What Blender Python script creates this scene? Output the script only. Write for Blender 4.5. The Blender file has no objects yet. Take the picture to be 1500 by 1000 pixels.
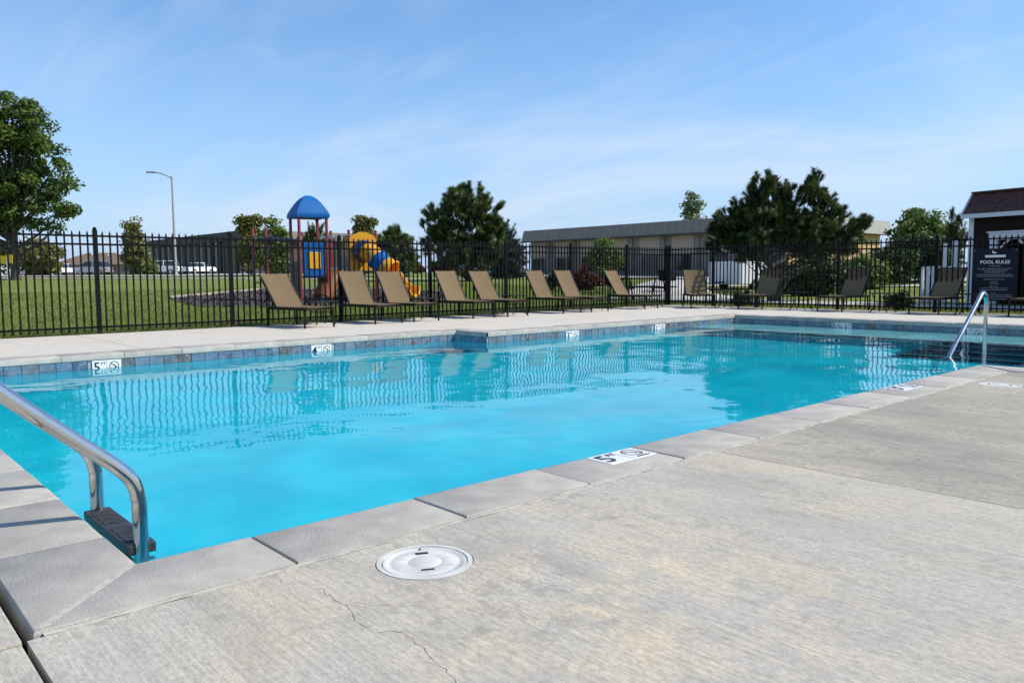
import bpy, bmesh, math, random
import numpy as np
from mathutils import Matrix, Vector
R = math.radians
random.seed(7); RNG = np.random.default_rng(11)
SC = bpy.context.scene
COL = SC.collection

# ------------------------------------------------------------------ camera
YAW, PITCH, ROLL = R(41.932), R(4.8373), R(-0.45)
_fw = Vector((math.sin(YAW)*math.cos(PITCH), math.cos(YAW)*math.cos(PITCH), -math.sin(PITCH)))
_rt = Vector((math.cos(YAW), -math.sin(YAW), 0)); _up = _rt.cross(_fw)
_r2 = _rt*math.cos(ROLL)+_up*math.sin(ROLL); _u2 = -_rt*math.sin(ROLL)+_up*math.cos(ROLL)
cam = bpy.data.cameras.new('camera'); camo = bpy.data.objects.new('camera', cam); COL.objects.link(camo)
mw = Matrix((_r2, _u2, -_fw)).transposed().to_4x4(); mw.translation = Vector((-0.6371, -2.3102, 0.80))
camo.matrix_world = mw
cam.sensor_width = 36; cam.lens = 1152.1/1500*36; cam.clip_start = 0.05; cam.clip_end = 3000
SC.camera = camo

# ------------------------------------------------------------------ world + sun
SUN_AZ, SUN_EL = R(134), R(44)          # azimuth clockwise from +Y
world = bpy.data.worlds.new('World'); SC.world = world; world.use_nodes = True
wn = world.node_tree.nodes; wl = world.node_tree.links; wn.clear()
def wnode(t, **kw):
    n = wn.new(t)
    for k, v in kw.items(): setattr(n, k, v)
    return n
out = wnode('ShaderNodeOutputWorld'); bg = wnode('ShaderNodeBackground')
sky = wnode('ShaderNodeTexSky', sky_type='NISHITA', sun_disc=False)
sky.sun_elevation = SUN_EL; sky.sun_rotation = SUN_AZ; sky.altitude = 300
sky.air_density = 1.0; sky.dust_density = 0.15; sky.ozone_density = 3.0
tc = wnode('ShaderNodeTexCoord'); sep = wnode('ShaderNodeSeparateXYZ'); wl.new(tc.outputs['Generated'], sep.inputs[0])
def wmath(op, a, b=None, c=None):
    n = wnode('ShaderNodeMath', operation=op)
    for i, v in enumerate((a, b, c)):
        if v is None: continue
        if isinstance(v, (int, float)): n.inputs[i].default_value = v
        else: wl.new(v, n.inputs[i])
    return n.outputs[0]
zz = wmath('ADD', wmath('MAXIMUM', sep.outputs[2], 0.0), 0.16)
cx = wmath('DIVIDE', sep.outputs[0], zz); cy = wmath('DIVIDE', sep.outputs[1], zz)
comb = wnode('ShaderNodeCombineXYZ'); wl.new(cx, comb.inputs[0]); wl.new(cy, comb.inputs[1])
def wnoise(rot, scl, scale, det, rough, dist, loc=(0, 0, 0)):
    mp = wnode('ShaderNodeMapping'); mp.inputs['Rotation'].default_value = (0, 0, R(rot)); mp.inputs['Scale'].default_value = scl
    mp.inputs['Location'].default_value = loc
    wl.new(comb.outputs[0], mp.inputs[0])
    n = wnode('ShaderNodeTexNoise'); n.inputs['Scale'].default_value = scale; n.inputs['Detail'].default_value = det
    n.inputs['Roughness'].default_value = rough; n.inputs['Distortion'].default_value = dist
    wl.new(mp.outputs[0], n.inputs['Vector']); return n.outputs['Fac']
def wramp(v, lo, hi):
    m = wnode('ShaderNodeMapRange', interpolation_type='SMOOTHSTEP'); m.inputs['From Min'].default_value = lo; m.inputs['From Max'].default_value = hi
    wl.new(v, m.inputs['Value']); return m.outputs[0]
big = wramp(wnoise(20, (1, .7, 1), .62, 4, .55, .9, (1.3, .2, 0)), .40, .66)
wisp = wramp(wnoise(-38, (2.6, .8, 1), .9, 5, .55, 1.4, (4, 1, 0)), .45, .85)
cl = wmath('ADD', wmath('MULTIPLY', big, .48), wmath('MULTIPLY', wisp, .24))
mixc = wnode('ShaderNodeMix', data_type='RGBA')
hsv = wnode('ShaderNodeHueSaturation'); hsv.inputs['Saturation'].default_value = 1.22; hsv.inputs['Value'].default_value = 1.58; wl.new(sky.outputs[0], hsv.inputs['Color'])
hz = wmath('POWER', wmath('SUBTRACT', 1.0, wmath('MINIMUM', wmath('MAXIMUM', sep.outputs[2], 0.0), 1.0)), 4.5)
mixh = wnode('ShaderNodeMix', data_type='RGBA'); wl.new(wmath('MULTIPLY', hz, 1.0), mixh.inputs['Factor']); wl.new(hsv.outputs[0], mixh.inputs[6]); mixh.inputs[7].default_value = (3.45, 4.85, 7.3, 1)
wl.new(cl, mixc.inputs['Factor']); wl.new(mixh.outputs[2], mixc.inputs[6]); mixc.inputs[7].default_value = (6.2, 7.0, 8.3, 1)
wl.new(mixc.outputs[2], bg.inputs[0]); bg.inputs[1].default_value = 0.12; wl.new(bg.outputs[0], out.inputs[0])
sun = bpy.data.lights.new('sun', 'SUN'); sun.energy = 5.0; sun.angle = R(0.55); sun.color = (1.0, 0.92, 0.79)
suno = bpy.data.objects.new('sun', sun); COL.objects.link(suno)
sdir = Vector((math.sin(SUN_AZ)*math.cos(SUN_EL), math.cos(SUN_AZ)*math.cos(SUN_EL), math.sin(SUN_EL)))
suno.rotation_euler = sdir.to_track_quat('Z', 'Y').to_euler(); suno.location = (20, -20, 30)
SC.view_settings.view_transform = 'Standard'; SC.view_settings.look = 'None'
SC.view_settings.exposure = 0.0; SC.view_settings.gamma = 1
SC.cycles.use_denoising = True
SC.cycles.max_bounces = 10; SC.cycles.transparent_max_bounces = 24; SC.cycles.sample_clamp_indirect = 6

# ------------------------------------------------------------------ materials
def mat(name, col, rough=.6, metal=0., col2=None, nscale=6., lo=.35, hi=.65, bump=0., bscale=60., bdist=.01,
        stretch=(1, 1, 1), coords='pos', spec=.5, objvar=0., translucent=0., detail=5):
    m = bpy.data.materials.new(name); m.use_nodes = True
    nt = m.node_tree; N = nt.nodes; L = nt.links; b = N['Principled BSDF']
    b.inputs['Base Color'].default_value = (*col, 1); b.inputs['Roughness'].default_value = rough
    b.inputs['Metallic'].default_value = metal; b.inputs['Specular IOR Level'].default_value = spec
    if coords == 'pos': g = N.new('ShaderNodeNewGeometry'); src = g.outputs['Position']
    else: g = N.new('ShaderNodeTexCoord'); src = g.outputs['Object']
    mp = N.new('ShaderNodeMapping'); mp.inputs['Scale'].default_value = stretch; L.new(src, mp.inputs[0]); src = mp.outputs[0]
    colout = None
    if col2 is not None:
        n = N.new('ShaderNodeTexNoise'); n.inputs['Scale'].default_value = nscale; n.inputs['Detail'].default_value = detail
        L.new(src, n.inputs['Vector'])
        mr = N.new('ShaderNodeMapRange'); mr.inputs['From Min'].default_value = lo; mr.inputs['From Max'].default_value = hi
        L.new(n.outputs['Fac'], mr.inputs['Value'])
        mx = N.new('ShaderNodeMix'); mx.data_type = 'RGBA'; mx.inputs[6].default_value = (*col, 1); mx.inputs[7].default_value = (*col2, 1)
        L.new(mr.outputs[0], mx.inputs['Factor']); colout = mx.outputs[2]
    if objvar:
        oi = N.new('ShaderNodeObjectInfo'); hs = N.new('ShaderNodeHueSaturation')
        mr = N.new('ShaderNodeMapRange'); mr.inputs['To Min'].default_value = 1-objvar; mr.inputs['To Max'].default_value = 1+objvar
        L.new(oi.outputs['Random'], mr.inputs['Value']); L.new(mr.outputs[0], hs.inputs['Value'])
        if colout: L.new(colout, hs.inputs['Color'])
        else: hs.inputs['Color'].default_value = (*col, 1)
        colout = hs.outputs[0]
    if colout: L.new(colout, b.inputs['Base Color'])
    if bump:
        n = N.new('ShaderNodeTexNoise'); n.inputs['Scale'].default_value = bscale; n.inputs['Detail'].default_value = 4
        L.new(src, n.inputs['Vector'])
        bp = N.new('ShaderNodeBump'); bp.inputs['Strength'].default_value = bump; bp.inputs['Distance'].default_value = bdist
        L.new(n.outputs['Fac'], bp.inputs['Height']); L.new(bp.outputs[0], b.inputs['Normal'])
    if translucent:
        tr = N.new('ShaderNodeBsdfTranslucent'); ms = N.new('ShaderNodeMixShader'); ms.inputs[0].default_value = translucent
        if colout: L.new(colout, tr.inputs[0])
        else: tr.inputs[0].default_value = (*col, 1)
        L.new(b.outputs[0], ms.inputs[1]); L.new(tr.outputs[0], ms.inputs[2]); L.new(ms.outputs[0], N['Material Output'].inputs[0])
    m.diffuse_color = (*col, 1)
    return m

def deck_mat(name, grey, tan, dark, tanlo=.42, tanhi=.62, streak=.25, blot=.9, scaling=None):
    m = bpy.data.materials.new(name); m.use_nodes = True
    nt = m.node_tree; N = nt.nodes; L = nt.links; b = N['Principled BSDF']; b.inputs['Roughness'].default_value = .85
    b.inputs['Specular IOR Level'].default_value = .25
    g = N.new('ShaderNodeNewGeometry')
    def noise(scale, stretch=(1, 1, 1), det=4, rough=.55, dist=0.):
        mp = N.new('ShaderNodeMapping'); mp.inputs['Scale'].default_value = stretch; L.new(g.outputs['Position'], mp.inputs[0])
        n = N.new('ShaderNodeTexNoise'); n.inputs['Scale'].default_value = scale; n.inputs['Detail'].default_value = det
        n.inputs['Roughness'].default_value = rough; n.inputs['Distortion'].default_value = dist
        L.new(mp.outputs[0], n.inputs['Vector']); return n.outputs['Fac']
    def rng(v, a, c, t0=0., t1=1.):
        r = N.new('ShaderNodeMapRange'); r.inputs['From Min'].default_value = a; r.inputs['From Max'].default_value = c
        r.inputs['To Min'].default_value = t0; r.inputs['To Max'].default_value = t1; L.new(v, r.inputs['Value']); return r.outputs[0]
    def mul(a, c):
        x = N.new('ShaderNodeMath'); x.operation = 'MULTIPLY'
        for i, v in enumerate((a, c)):
            if isinstance(v, (int, float)): x.inputs[i].default_value = v
            else: L.new(v, x.inputs[i])
        return x.outputs[0]
    def mix(f, a, c, mode='MIX'):
        x = N.new('ShaderNodeMix'); x.data_type = 'RGBA'; x.blend_type = mode
        if isinstance(f, (int, float)): x.inputs['Factor'].default_value = f
        else: L.new(f, x.inputs['Factor'])
        for i, v in ((6, a), (7, c)):
            if isinstance(v, tuple): x.inputs[i].default_value = (*v, 1)
            else: L.new(v, x.inputs[i])
        return x.outputs[2]
    c = mix(rng(noise(1.15, det=6, rough=.6, dist=.5), tanlo, tanhi), grey, tan)
    c = mix(mul(rng(noise(15, (1, .8, 1), 6, .7, .4), .53, .60), mul(rng(noise(1.9, det=3), .46, .58, 0., .8), blot)), c, dark)
    c = mix(mul(rng(noise(3.2, (1, .35, 1), 5, .6, .4), .5, .72), .45), c, dark)
    if scaling:      # flaking surface in one worn area of the slab
        dn = N.new('ShaderNodeVectorMath'); dn.operation = 'DISTANCE'; L.new(g.outputs['Position'], dn.inputs[0]); dn.inputs[1].default_value = scaling[0]
        c = mix(mul(rng(dn.outputs['Value'], scaling[1], scaling[1]*.35), rng(noise(13, (1, .9, 1), 7, .72, .6), .50, .56, 0., .55)), c, dark)
        dn2 = N.new('ShaderNodeVectorMath'); dn2.operation = 'DISTANCE'; L.new(g.outputs['Position'], dn2.inputs[0]); dn2.inputs[1].default_value = scaling[2]
        c = mix(mul(rng(dn2.outputs['Value'], scaling[3], scaling[3]*.3), rng(noise(5, det=6, rough=.65), .42, .58, 0., .75)), c, scaling[4])
    line = noise(1., (85, 3.2, 20), 3, .6)
    c = mix(rng(line, .3, .62, streak, 0.), c, dark)
    fine = noise(95., (1, .55, 1), 4, .75)
    c = mix(rng(fine, .36, .60, .55, 0.), c, dark)
    L.new(c, b.inputs['Base Color'])
    add = N.new('ShaderNodeMath'); add.operation = 'MULTIPLY_ADD'; L.new(line, add.inputs[0]); add.inputs[1].default_value = 1.2; L.new(fine, add.inputs[2])
    bp = N.new('ShaderNodeBump'); bp.inputs['Strength'].default_value = .55; bp.inputs['Distance'].default_value = .004
    L.new(add.outputs[0], bp.inputs['Height']); L.new(bp.outputs[0], b.inputs['Normal'])
    return m

MT = {}
MT['deck'] = deck_mat('broomed_concrete', (.535, .505, .44), (.615, .54, .41), (.27, .257, .228), .46, .66, .34, .55, ((.62, -.86, 0), .46, (.85, -1.12, 0), .75, (.72, .60, .42)))
MT['deck_old'] = deck_mat('weathered_concrete', (.41, .378, .318), (.56, .505, .395), (.20, .187, .16), .42, .66, .48, .6)
MT['deck_far'] = deck_mat('pale_concrete', (.63, .58, .495), (.66, .60, .51), (.46, .43, .375), .4, .7, .12, .4)
MT['subbase'] = mat('joint_filler', (.035, .033, .03), .9, col2=(.07, .065, .055), nscale=30)
MT['crack'] = mat('crack_shadow_grit', (.11, .10, .088), .95)
MT['mortar'] = mat('pale_joint_mortar', (.52, .49, .43), .9, col2=(.38, .36, .32), nscale=40, bump=.6, bscale=120, bdist=.004)
MT['caulk'] = mat('sand_coloured_sealant', (.52, .49, .40), .8, col2=(.36, .34, .29), nscale=25, lo=.45, hi=.7)
MT['coping'] = mat('cast_coping', (.455, .43, .385), .85, col2=(.355, .337, .305), nscale=8, lo=.33, hi=.66, bump=.7, bscale=130, bdist=.004, spec=.2, objvar=.09, detail=10)
MT['coping_white'] = MT['coping']
MT['plaster'] = mat('aqua_pool_plaster', (.04, .76, .87), .8, col2=(.02, .63, .77), nscale=1.5, lo=.38, hi=.62, spec=.2)  # mottled second tone paints soft rippled light patches into the plaster
MT['stepplaster'] = mat('grey_step_plaster', (.74, .74, .73), .8, col2=(.66, .67, .67), nscale=3)
MT['grout'] = mat('tile_grout', (.33, .38, .42), .8)
MT['navy_tile'] = mat('navy_trim_tile', (.012, .03, .065), .25, col2=(.02, .05, .09), nscale=14)
MT['steel'] = mat('polished_steel', (.62, .62, .60), .10, 1.0, col2=(.42, .40, .36), nscale=12, lo=.5, hi=.75)
MT['white_tile'] = mat('white_marker_tile', (.80, .80, .78), .3, col2=(.72, .72, .70), nscale=12)
MT['ink'] = mat('black_print', (.012, .012, .014), .4)
MT['ring_ink'] = mat('brown_ring_print', (.22, .10, .045), .4)
MT['ring_dark'] = mat('dark_ring_print', (.10, .085, .075), .4)
MT['lid'] = mat('white_plastic_lid', (.66, .65, .605), .5, col2=(.53, .52, .475), nscale=11, lo=.38, hi=.7)
MT['slot'] = mat('lid_slot_dark', (.02, .02, .02), .8)
MT['black_plastic'] = mat('black_moulded_plastic', (.02, .021, .024), .45, col2=(.05, .05, .052), nscale=40, bump=.3, bscale=120)
MT['fence'] = mat('black_painted_aluminium', (.004, .004, .005), .5, col2=(.007, .007, .008), nscale=20, spec=.12)
MT['frame'] = mat('dark_bronze_frame', (.009, .008, .007), .6, spec=.25)
MT['sling'] = mat('brown_woven_sling', (.225, .160, .084), .9, col2=(.125, .087, .043), nscale=160, lo=.38, hi=.62, bump=.4, bscale=300, bdist=.002, coords='obj', translucent=.05, objvar=.10)
MT['concrete_path'] = mat('path_concrete', (.56, .54, .50), .9, col2=(.46, .44, .41), nscale=.8)
MT['road'] = mat('pale_drive_concrete', (.47, .42, .37), .9, col2=(.40, .36, .32), nscale=.5)
MT['mulch'] = mat('dark_mulch', (.052, .042, .038), .95, col2=(.11, .095, .088), nscale=9, bump=1, bscale=14, bdist=.06)
MT['timber'] = mat('pale_border', (.45, .42, .36), .8, col2=(.36, .33, .28), nscale=8)
MT['trunk'] = mat('bark', (.055, .042, .032), .95, col2=(.10, .085, .07), nscale=12, stretch=(1, 1, .3), bump=.7, bscale=25, bdist=.03)
MT['trunk_grey'] = mat('grey_bark', (.20, .17, .14), .9, col2=(.12, .10, .085), nscale=12, stretch=(1, 1, .3))
def leafmat(name, a, c, scale=1.2, tr=.25): return mat(name, a, .55, col2=c, nscale=scale, lo=.35, hi=.65, translucent=tr, spec=.3)
MT['maple'] = leafmat('maple_leaf', (.048, .098, .020), (.145, .205, .040), 1.1, .3)
MT['pine'] = leafmat('pine_needle', (.040, .078, .020), (.150, .195, .050), 1.5, .25)
MT['pine_dark'] = leafmat('dark_pine_needle', (.026, .052, .015), (.110, .148, .038), 2.2, .22)
MT['spruce'] = leafmat('blue_spruce_needle', (.035, .060, .045), (.070, .105, .080), 2., .1)
MT['yellowgreen'] = leafmat('yellowing_leaf', (.13, .16, .035), (.24, .22, .06), 1.2, .3)
MT['green'] = leafmat('fresh_green_leaf', (.10, .165, .035), (.20, .25, .06), 1.5, .3)
MT['palegreen'] = leafmat('pale_green_leaf', (.16, .21, .10), (.26, .30, .17), 1.2, .3)
MT['redleaf'] = leafmat('red_shrub_leaf', (.16, .022, .018), (.075, .028, .016), 1.8, .2)
MT['hedge'] = leafmat('dark_hedge_leaf', (.025, .055, .016), (.07, .11, .03), 1.8, .2)
MT['play_red'] = mat('maroon_powder_coat', (.17, .014, .018), .4, col2=(.22, .022, .02), nscale=5)
MT['play_blue'] = mat('blue_moulded_plastic', (.001, .105, .36), .55, col2=(.002, .12, .40), nscale=3, spec=.2)
MT['play_navy'] = mat('dark_blue_moulded_plastic', (.008, .04, .15), .4, col2=(.010, .05, .18), nscale=3)
MT['play_yellow'] = mat('yellow_moulded_plastic', (.78, .37, .012), .35, col2=(.70, .31, .01), nscale=3)
MT['play_grey'] = mat('dark_coated_metal', (.03, .032, .036), .5)
MT['play_brown'] = mat('brown_moulded_plastic', (.22, .07, .018), .45)
MT['bar_blue'] = mat('slate_blue_bar', (.09, .15, .22), .4)
MT['white_trim'] = mat('white_painted_trim', (.70, .71, .72), .5, col2=(.62, .63, .65), nscale=4)
MT['brown_siding'] = mat('dark_brown_siding', (.020, .012, .009), .85, col2=(.015, .009, .007), spec=.2, nscale=6)
MT['shingle'] = mat('red_brown_shingle', (.13, .052, .040), .9, col2=(.06, .028, .022), nscale=9, objvar=.18)
MT['sign_navy'] = mat('slate_navy_panel', (.009, .011, .017), .7, spec=.2)
MT['sign_white'] = mat('white_print', (.72, .73, .75), .5)
MT['sign_grey'] = mat('grey_print', (.16, .17, .19), .5)
MT['roof_grey'] = mat('grey_standing_seam', (.28, .235, .195), .85, col2=(.255, .215, .18), nscale=.6)
MT['roof_lit'] = mat('sunlit_metal_fascia', (.45, .44, .42), .5)  # sunlit roof end: sunlight put into a paler colour than the grey roof
MT['tan_wall'] = mat('tan_brick', (.52, .42, .31), .85, col2=(.44, .355, .26), nscale=7)
MT['grey_wall'] = mat('grey_panel_wall', (.30, .255, .21), .8, col2=(.205, .19, .175), nscale=1.5)
MT['yellow_brick'] = mat('yellow_brick', (.58, .42, .20), .85, col2=(.45, .30, .14), nscale=9)
MT['dark_wall'] = mat('dark_stucco', (.085, .078, .072), .9, col2=(.07, .064, .06), nscale=1)
MT['window'] = mat('window_glass', (.02, .024, .03), .08, spec=.8)
MT['brown_roof'] = mat('brown_house_roof', (.19, .135, .10), .9, col2=(.15, .105, .08), nscale=2)
MT['brick_wall'] = mat('house_brick', (.30, .22, .17), .9)
MT['car_white'] = mat('white_car_paint', (.75, .76, .78), .2)
MT['car_silver'] = mat('silver_car_paint', (.42, .44, .47), .25, .5)
MT['car_dark'] = mat('dark_car_paint', (.03, .032, .038), .2)
MT['tyre'] = mat('tyre_rubber', (.02, .02, .02), .9)
MT['rim'] = mat('alloy_rim', (.5, .5, .5), .35, .8)
MT['lamp_red'] = mat('red_lamp_lens', (.35, .01, .01), .3)
MT['galv'] = mat('galvanised_pole', (.42, .43, .44), .45, .4)
MT['sign_yellow'] = mat('yellow_sign_sheet', (.85, .52, .01), .5)
MT['pot'] = mat('dark_planter', (.03, .027, .025), .7)
MT['trailer_white'] = mat('white_panel_paint', (.72, .74, .77), .4)

# tile: slate-look with one shade per tile
def tile_mat():
    m = bpy.data.materials.new('slate_look_tile'); m.use_nodes = True
    N = m.node_tree.nodes; L = m.node_tree.links; b = N['Principled BSDF']; b.inputs['Roughness'].default_value = .28
    oi = N.new('ShaderNodeObjectInfo'); cr = N.new('ShaderNodeValToRGB'); L.new(oi.outputs['Random'], cr.inputs[0])
    e = cr.color_ramp.elements; e[0].color = (.065, .13, .215, 1); e[1].color = (.12, .22, .32, 1)
    for p, c in ((.25, (.09, .175, .27)), (.45, (.045, .09, .16)), (.62, (.14, .20, .26)), (.78, (.075, .07, .08)), (.86, (.11, .085, .08))):
        x = e.new(p); x.color = (*c, 1)
    g = N.new('ShaderNodeNewGeometry'); n = N.new('ShaderNodeTexNoise'); n.inputs['Scale'].default_value = 17; n.inputs['Detail'].default_value = 6
    n.inputs['Distortion'].default_value = 1.2
    L.new(g.outputs['Position'], n.inputs['Vector'])
    mr = N.new('ShaderNodeMapRange'); mr.inputs['From Min'].default_value = .42; mr.inputs['From Max'].default_value = .7; L.new(n.outputs['Fac'], mr.inputs['Value'])
    mx = N.new('ShaderNodeMix'); mx.data_type = 'RGBA'; L.new(mr.outputs[0], mx.inputs['Factor']); L.new(cr.outputs[0], mx.inputs[6]); mx.inputs[7].default_value = (.20, .25, .29, 1)
    n2 = N.new('ShaderNodeTexNoise'); n2.inputs['Scale'].default_value = 11; n2.inputs['Detail'].default_value = 3; L.new(g.outputs['Position'], n2.inputs['Vector'])
    mr2 = N.new('ShaderNodeMapRange'); mr2.inputs['From Min'].default_value = .6; mr2.inputs['From Max'].default_value = .72; L.new(n2.outputs['Fac'], mr2.inputs['Value'])
    mx2 = N.new('ShaderNodeMix'); mx2.data_type = 'RGBA'; L.new(mr2.outputs[0], mx2.inputs['Factor']); L.new(mx.outputs[2], mx2.inputs[6]); mx2.inputs[7].default_value = (.16, .085, .06, 1)
    L.new(mx2.outputs[2], b.inputs['Base Color']); return m
MT['tile'] = tile_mat()

def water_mat():
    m = bpy.data.materials.new('pool_water'); m.use_nodes = True
    N = m.node_tree.nodes; L = m.node_tree.links; N.clear()
    o = N.new('ShaderNodeOutputMaterial'); g = N.new('ShaderNodeNewGeometry')
    def noise(scale, st, det, dist):
        mp = N.new('ShaderNodeMapping'); mp.inputs['Scale'].default_value = st; mp.inputs['Rotation'].default_value = (0, 0, R(-42)); L.new(g.outputs['Position'], mp.inputs[0])
        n = N.new('ShaderNodeTexNoise'); n.inputs['Scale'].default_value = scale; n.inputs['Detail'].default_value = det; n.inputs['Distortion'].default_value = dist
        L.new(mp.outputs[0], n.inputs['Vector']); return n.outputs['Fac']
    a = noise(2.6, (1, 1, 1), 1.0, .4); c = noise(9.0, (1, 1, 1), 1.0, .3)
    ad = N.new('ShaderNodeMath'); ad.operation = 'MULTIPLY_ADD'; L.new(c, ad.inputs[0]); ad.inputs[1].default_value = .17; L.new(a, ad.inputs[2])
    bp = N.new('ShaderNodeBump'); bp.inputs['Strength'].default_value = 1.0; bp.inputs['Distance'].default_value = .0042; L.new(ad.outputs[0], bp.inputs['Height'])
    fr = N.new('ShaderNodeFresnel'); fr.inputs['IOR'].default_value = 1.33; L.new(bp.outputs[0], fr.inputs['Normal'])
    tr = N.new('ShaderNodeBsdfRefraction'); tr.inputs['IOR'].default_value = 1.33; tr.inputs['Roughness'].default_value = 0; tr.inputs[0].default_value = (.58, .975, 1.0, 1); L.new(bp.outputs[0], tr.inputs['Normal'])
    gl = N.new('ShaderNodeBsdfGlossy'); gl.inputs['Roughness'].default_value = .015; L.new(bp.outputs[0], gl.inputs['Normal'])
    mx = N.new('ShaderNodeMixShader'); L.new(fr.outputs[0], mx.inputs[0]); L.new(tr.outputs[0], mx.inputs[1]); L.new(gl.outputs[0], mx.inputs[2])
    L.new(mx.outputs[0], o.inputs['Surface'])
    return m
MT['water'] = water_mat()

def grass_mat():
    m = mat('lawn_grass', (.175, .225, .052), .9, col2=(.255, .295, .078), nscale=.9, lo=.3, hi=.7, bump=1, bscale=38, bdist=.05, spec=.1)
    N = m.node_tree.nodes; L = m.node_tree.links; b = N['Principled BSDF']
    base = b.inputs['Base Color'].links[0].from_socket
    g = N.new('ShaderNodeNewGeometry'); n = N.new('ShaderNodeTexNoise'); n.inputs['Scale'].default_value = 9; n.inputs['Detail'].default_value = 6; L.new(g.outputs['Position'], n.inputs['Vector'])
    mr = N.new('ShaderNodeMapRange'); mr.inputs['From Min'].default_value = .38; mr.inputs['From Max'].default_value = .62; mr.inputs['To Min'].default_value = .62; mr.inputs['To Max'].default_value = 1.25; L.new(n.outputs['Fac'], mr.inputs['Value'])
    hs = N.new('ShaderNodeHueSaturation'); L.new(mr.outputs[0], hs.inputs['Value']); L.new(base, hs.inputs['Color']); L.new(hs.outputs[0], b.inputs['Base Color'])
    return m
MT['grass'] = grass_mat()
MT['blade'] = mat('grass_blade', (.155, .21, .045), .7, col2=(.265, .305, .080), nscale=3, translucent=.3, spec=.2)

# ------------------------------------------------------------------ mesh helpers
class MB:
    def __init__(s): s.v = []; s.f = []
    def add(s, v, f):
        n = len(s.v); s.v += [tuple(p) for p in v]; s.f += [tuple(i+n for i in q) for q in f]; return s
    def box(s, x0, x1, y0, y1, z0, z1):
        return s.add([(x0, y0, z0), (x1, y0, z0), (x1, y1, z0), (x0, y1, z0), (x0, y0, z1), (x1, y0, z1), (x1, y1, z1), (x0, y1, z1)],
                     [(0, 3, 2, 1), (4, 5, 6, 7), (0, 1, 5, 4), (1, 2, 6, 5), (2, 3, 7, 6), (3, 0, 4, 7)])
    def bar(s, a, b, w, h=None, up=(0, 0, 1)):
        a = Vector(a); b = Vector(b); h = h or w; d = (b-a).normalized(); u = Vector(up)
        if abs(d.dot(u)) > .98: u = Vector((0, 1, 0))
        x = d.cross(u).normalized(); y = x.cross(d)
        P = [q+x*(i*w/2)+y*(j*h/2) for q in (a, b) for i, j in ((-1, -1), (1, -1), (1, 1), (-1, 1))]
        return s.add(P, [(3, 2, 1, 0), (4, 5, 6, 7), (0, 1, 5, 4), (1, 2, 6, 5), (2, 3, 7, 6), (3, 0, 4, 7)])
    def tube(s, path, r, n=10, caps=True):
        P = [Vector(p) for p in path]; m = len(P); rr = r if isinstance(r, (list, tuple)) else [r]*m
        t0 = (P[1]-P[0]).normalized(); u = t0.orthogonal().normalized(); V = []; F = []
        for i in range(m):
            t = (P[min(i+1, m-1)]-P[max(i-1, 0)]).normalized(); u = (u-t*u.dot(t)).normalized(); w = t.cross(u)
            for k in range(n):
                a = 2*math.pi*k/n; V.append(P[i]+(u*math.cos(a)+w*math.sin(a))*rr[i])
        for i in range(m-1):
            for k in range(n):
                F.append((i*n+k, i*n+(k+1) % n, (i+1)*n+(k+1) % n, (i+1)*n+k))
        if caps: F.append(tuple(range(n-1, -1, -1))); F.append(tuple((m-1)*n+k for k in range(n)))
        return s.add(V, F)
    def lathe(s, prof, n=24, c=(0, 0, 0)):
        V = []; F = []; m = len(prof)
        for r, z in prof:
            for k in range(n):
                a = 2*math.pi*k/n; V.append((c[0]+r*math.cos(a), c[1]+r*math.sin(a), c[2]+z))
        for i in range(m-1):
            for k in range(n): F.append((i*n+k, i*n+(k+1) % n, (i+1)*n+(k+1) % n, (i+1)*n+k))
        if prof[0][0] > 1e-6: F.append(tuple(range(n-1, -1, -1)))
        if prof[-1][0] > 1e-6: F.append(tuple((m-1)*n+k for k in range(n)))
        return s.add(V, F)
    def prism(s, poly, z0, z1):
        n = len(poly); V = [(x, y, z0) for x, y in poly]+[(x, y, z1) for x, y in poly]
        return s.add(V, [tuple(range(n-1, -1, -1)), tuple(range(n, 2*n))]+[(i, (i+1) % n, n+(i+1) % n, n+i) for i in range(n)])
    def extrude(s, poly, p0, ax, ay, ext):
        """polygon in plane (ax, ay) at p0, extruded by vector ext"""
        p0, ax, ay, ext = Vector(p0), Vector(ax), Vector(ay), Vector(ext); n = len(poly)
        V = [p0+ax*a+ay*b for a, b in poly]; V += [q+ext for q in V]
        return s.add(V, [tuple(range(n-1, -1, -1)), tuple(range(n, 2*n))]+[(i, (i+1) % n, n+(i+1) % n, n+i) for i in range(n)])
    def mesh(s, name, smooth=False):
        me = bpy.data.meshes.new(name); me.from_pydata([tuple(p) for p in s.v], [], s.f); me.validate(); 
        bm = bmesh.new(); bm.from_mesh(me); bmesh.ops.recalc_face_normals(bm, faces=bm.faces); bm.to_mesh(me); bm.free()
        if smooth:
            me.polygons.foreach_set('use_smooth', [True]*len(me.polygons))
            me.set_sharp_from_angle(angle=R(40))
        return me
def put(name, mesh, m=None, parent=None, loc=(0, 0, 0), rz=0., **tags):
    if isinstance(mesh, MB): mesh = mesh.mesh(name, tags.pop('smooth', False))
    tags.pop('smooth', None)
    o = bpy.data.objects.new(name, mesh); COL.objects.link(o)
    if m and not mesh.materials: mesh.materials.append(MT[m] if isinstance(m, str) else m)
    o.location = loc; o.rotation_euler = (0, 0, rz)
    if parent: o.parent = parent
    for k, v in tags.items(): o[k] = v
    return o
def thing(name, label, cat, loc=(0, 0, 0), rz=0., group=None):
    o = bpy.data.objects.new(name, None); COL.objects.link(o); o.location = loc; o.rotation_euler = (0, 0, rz); o.empty_display_size = .2
    o['label'] = label; o['category'] = cat
    if group: o['group'] = group
    return o
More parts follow.
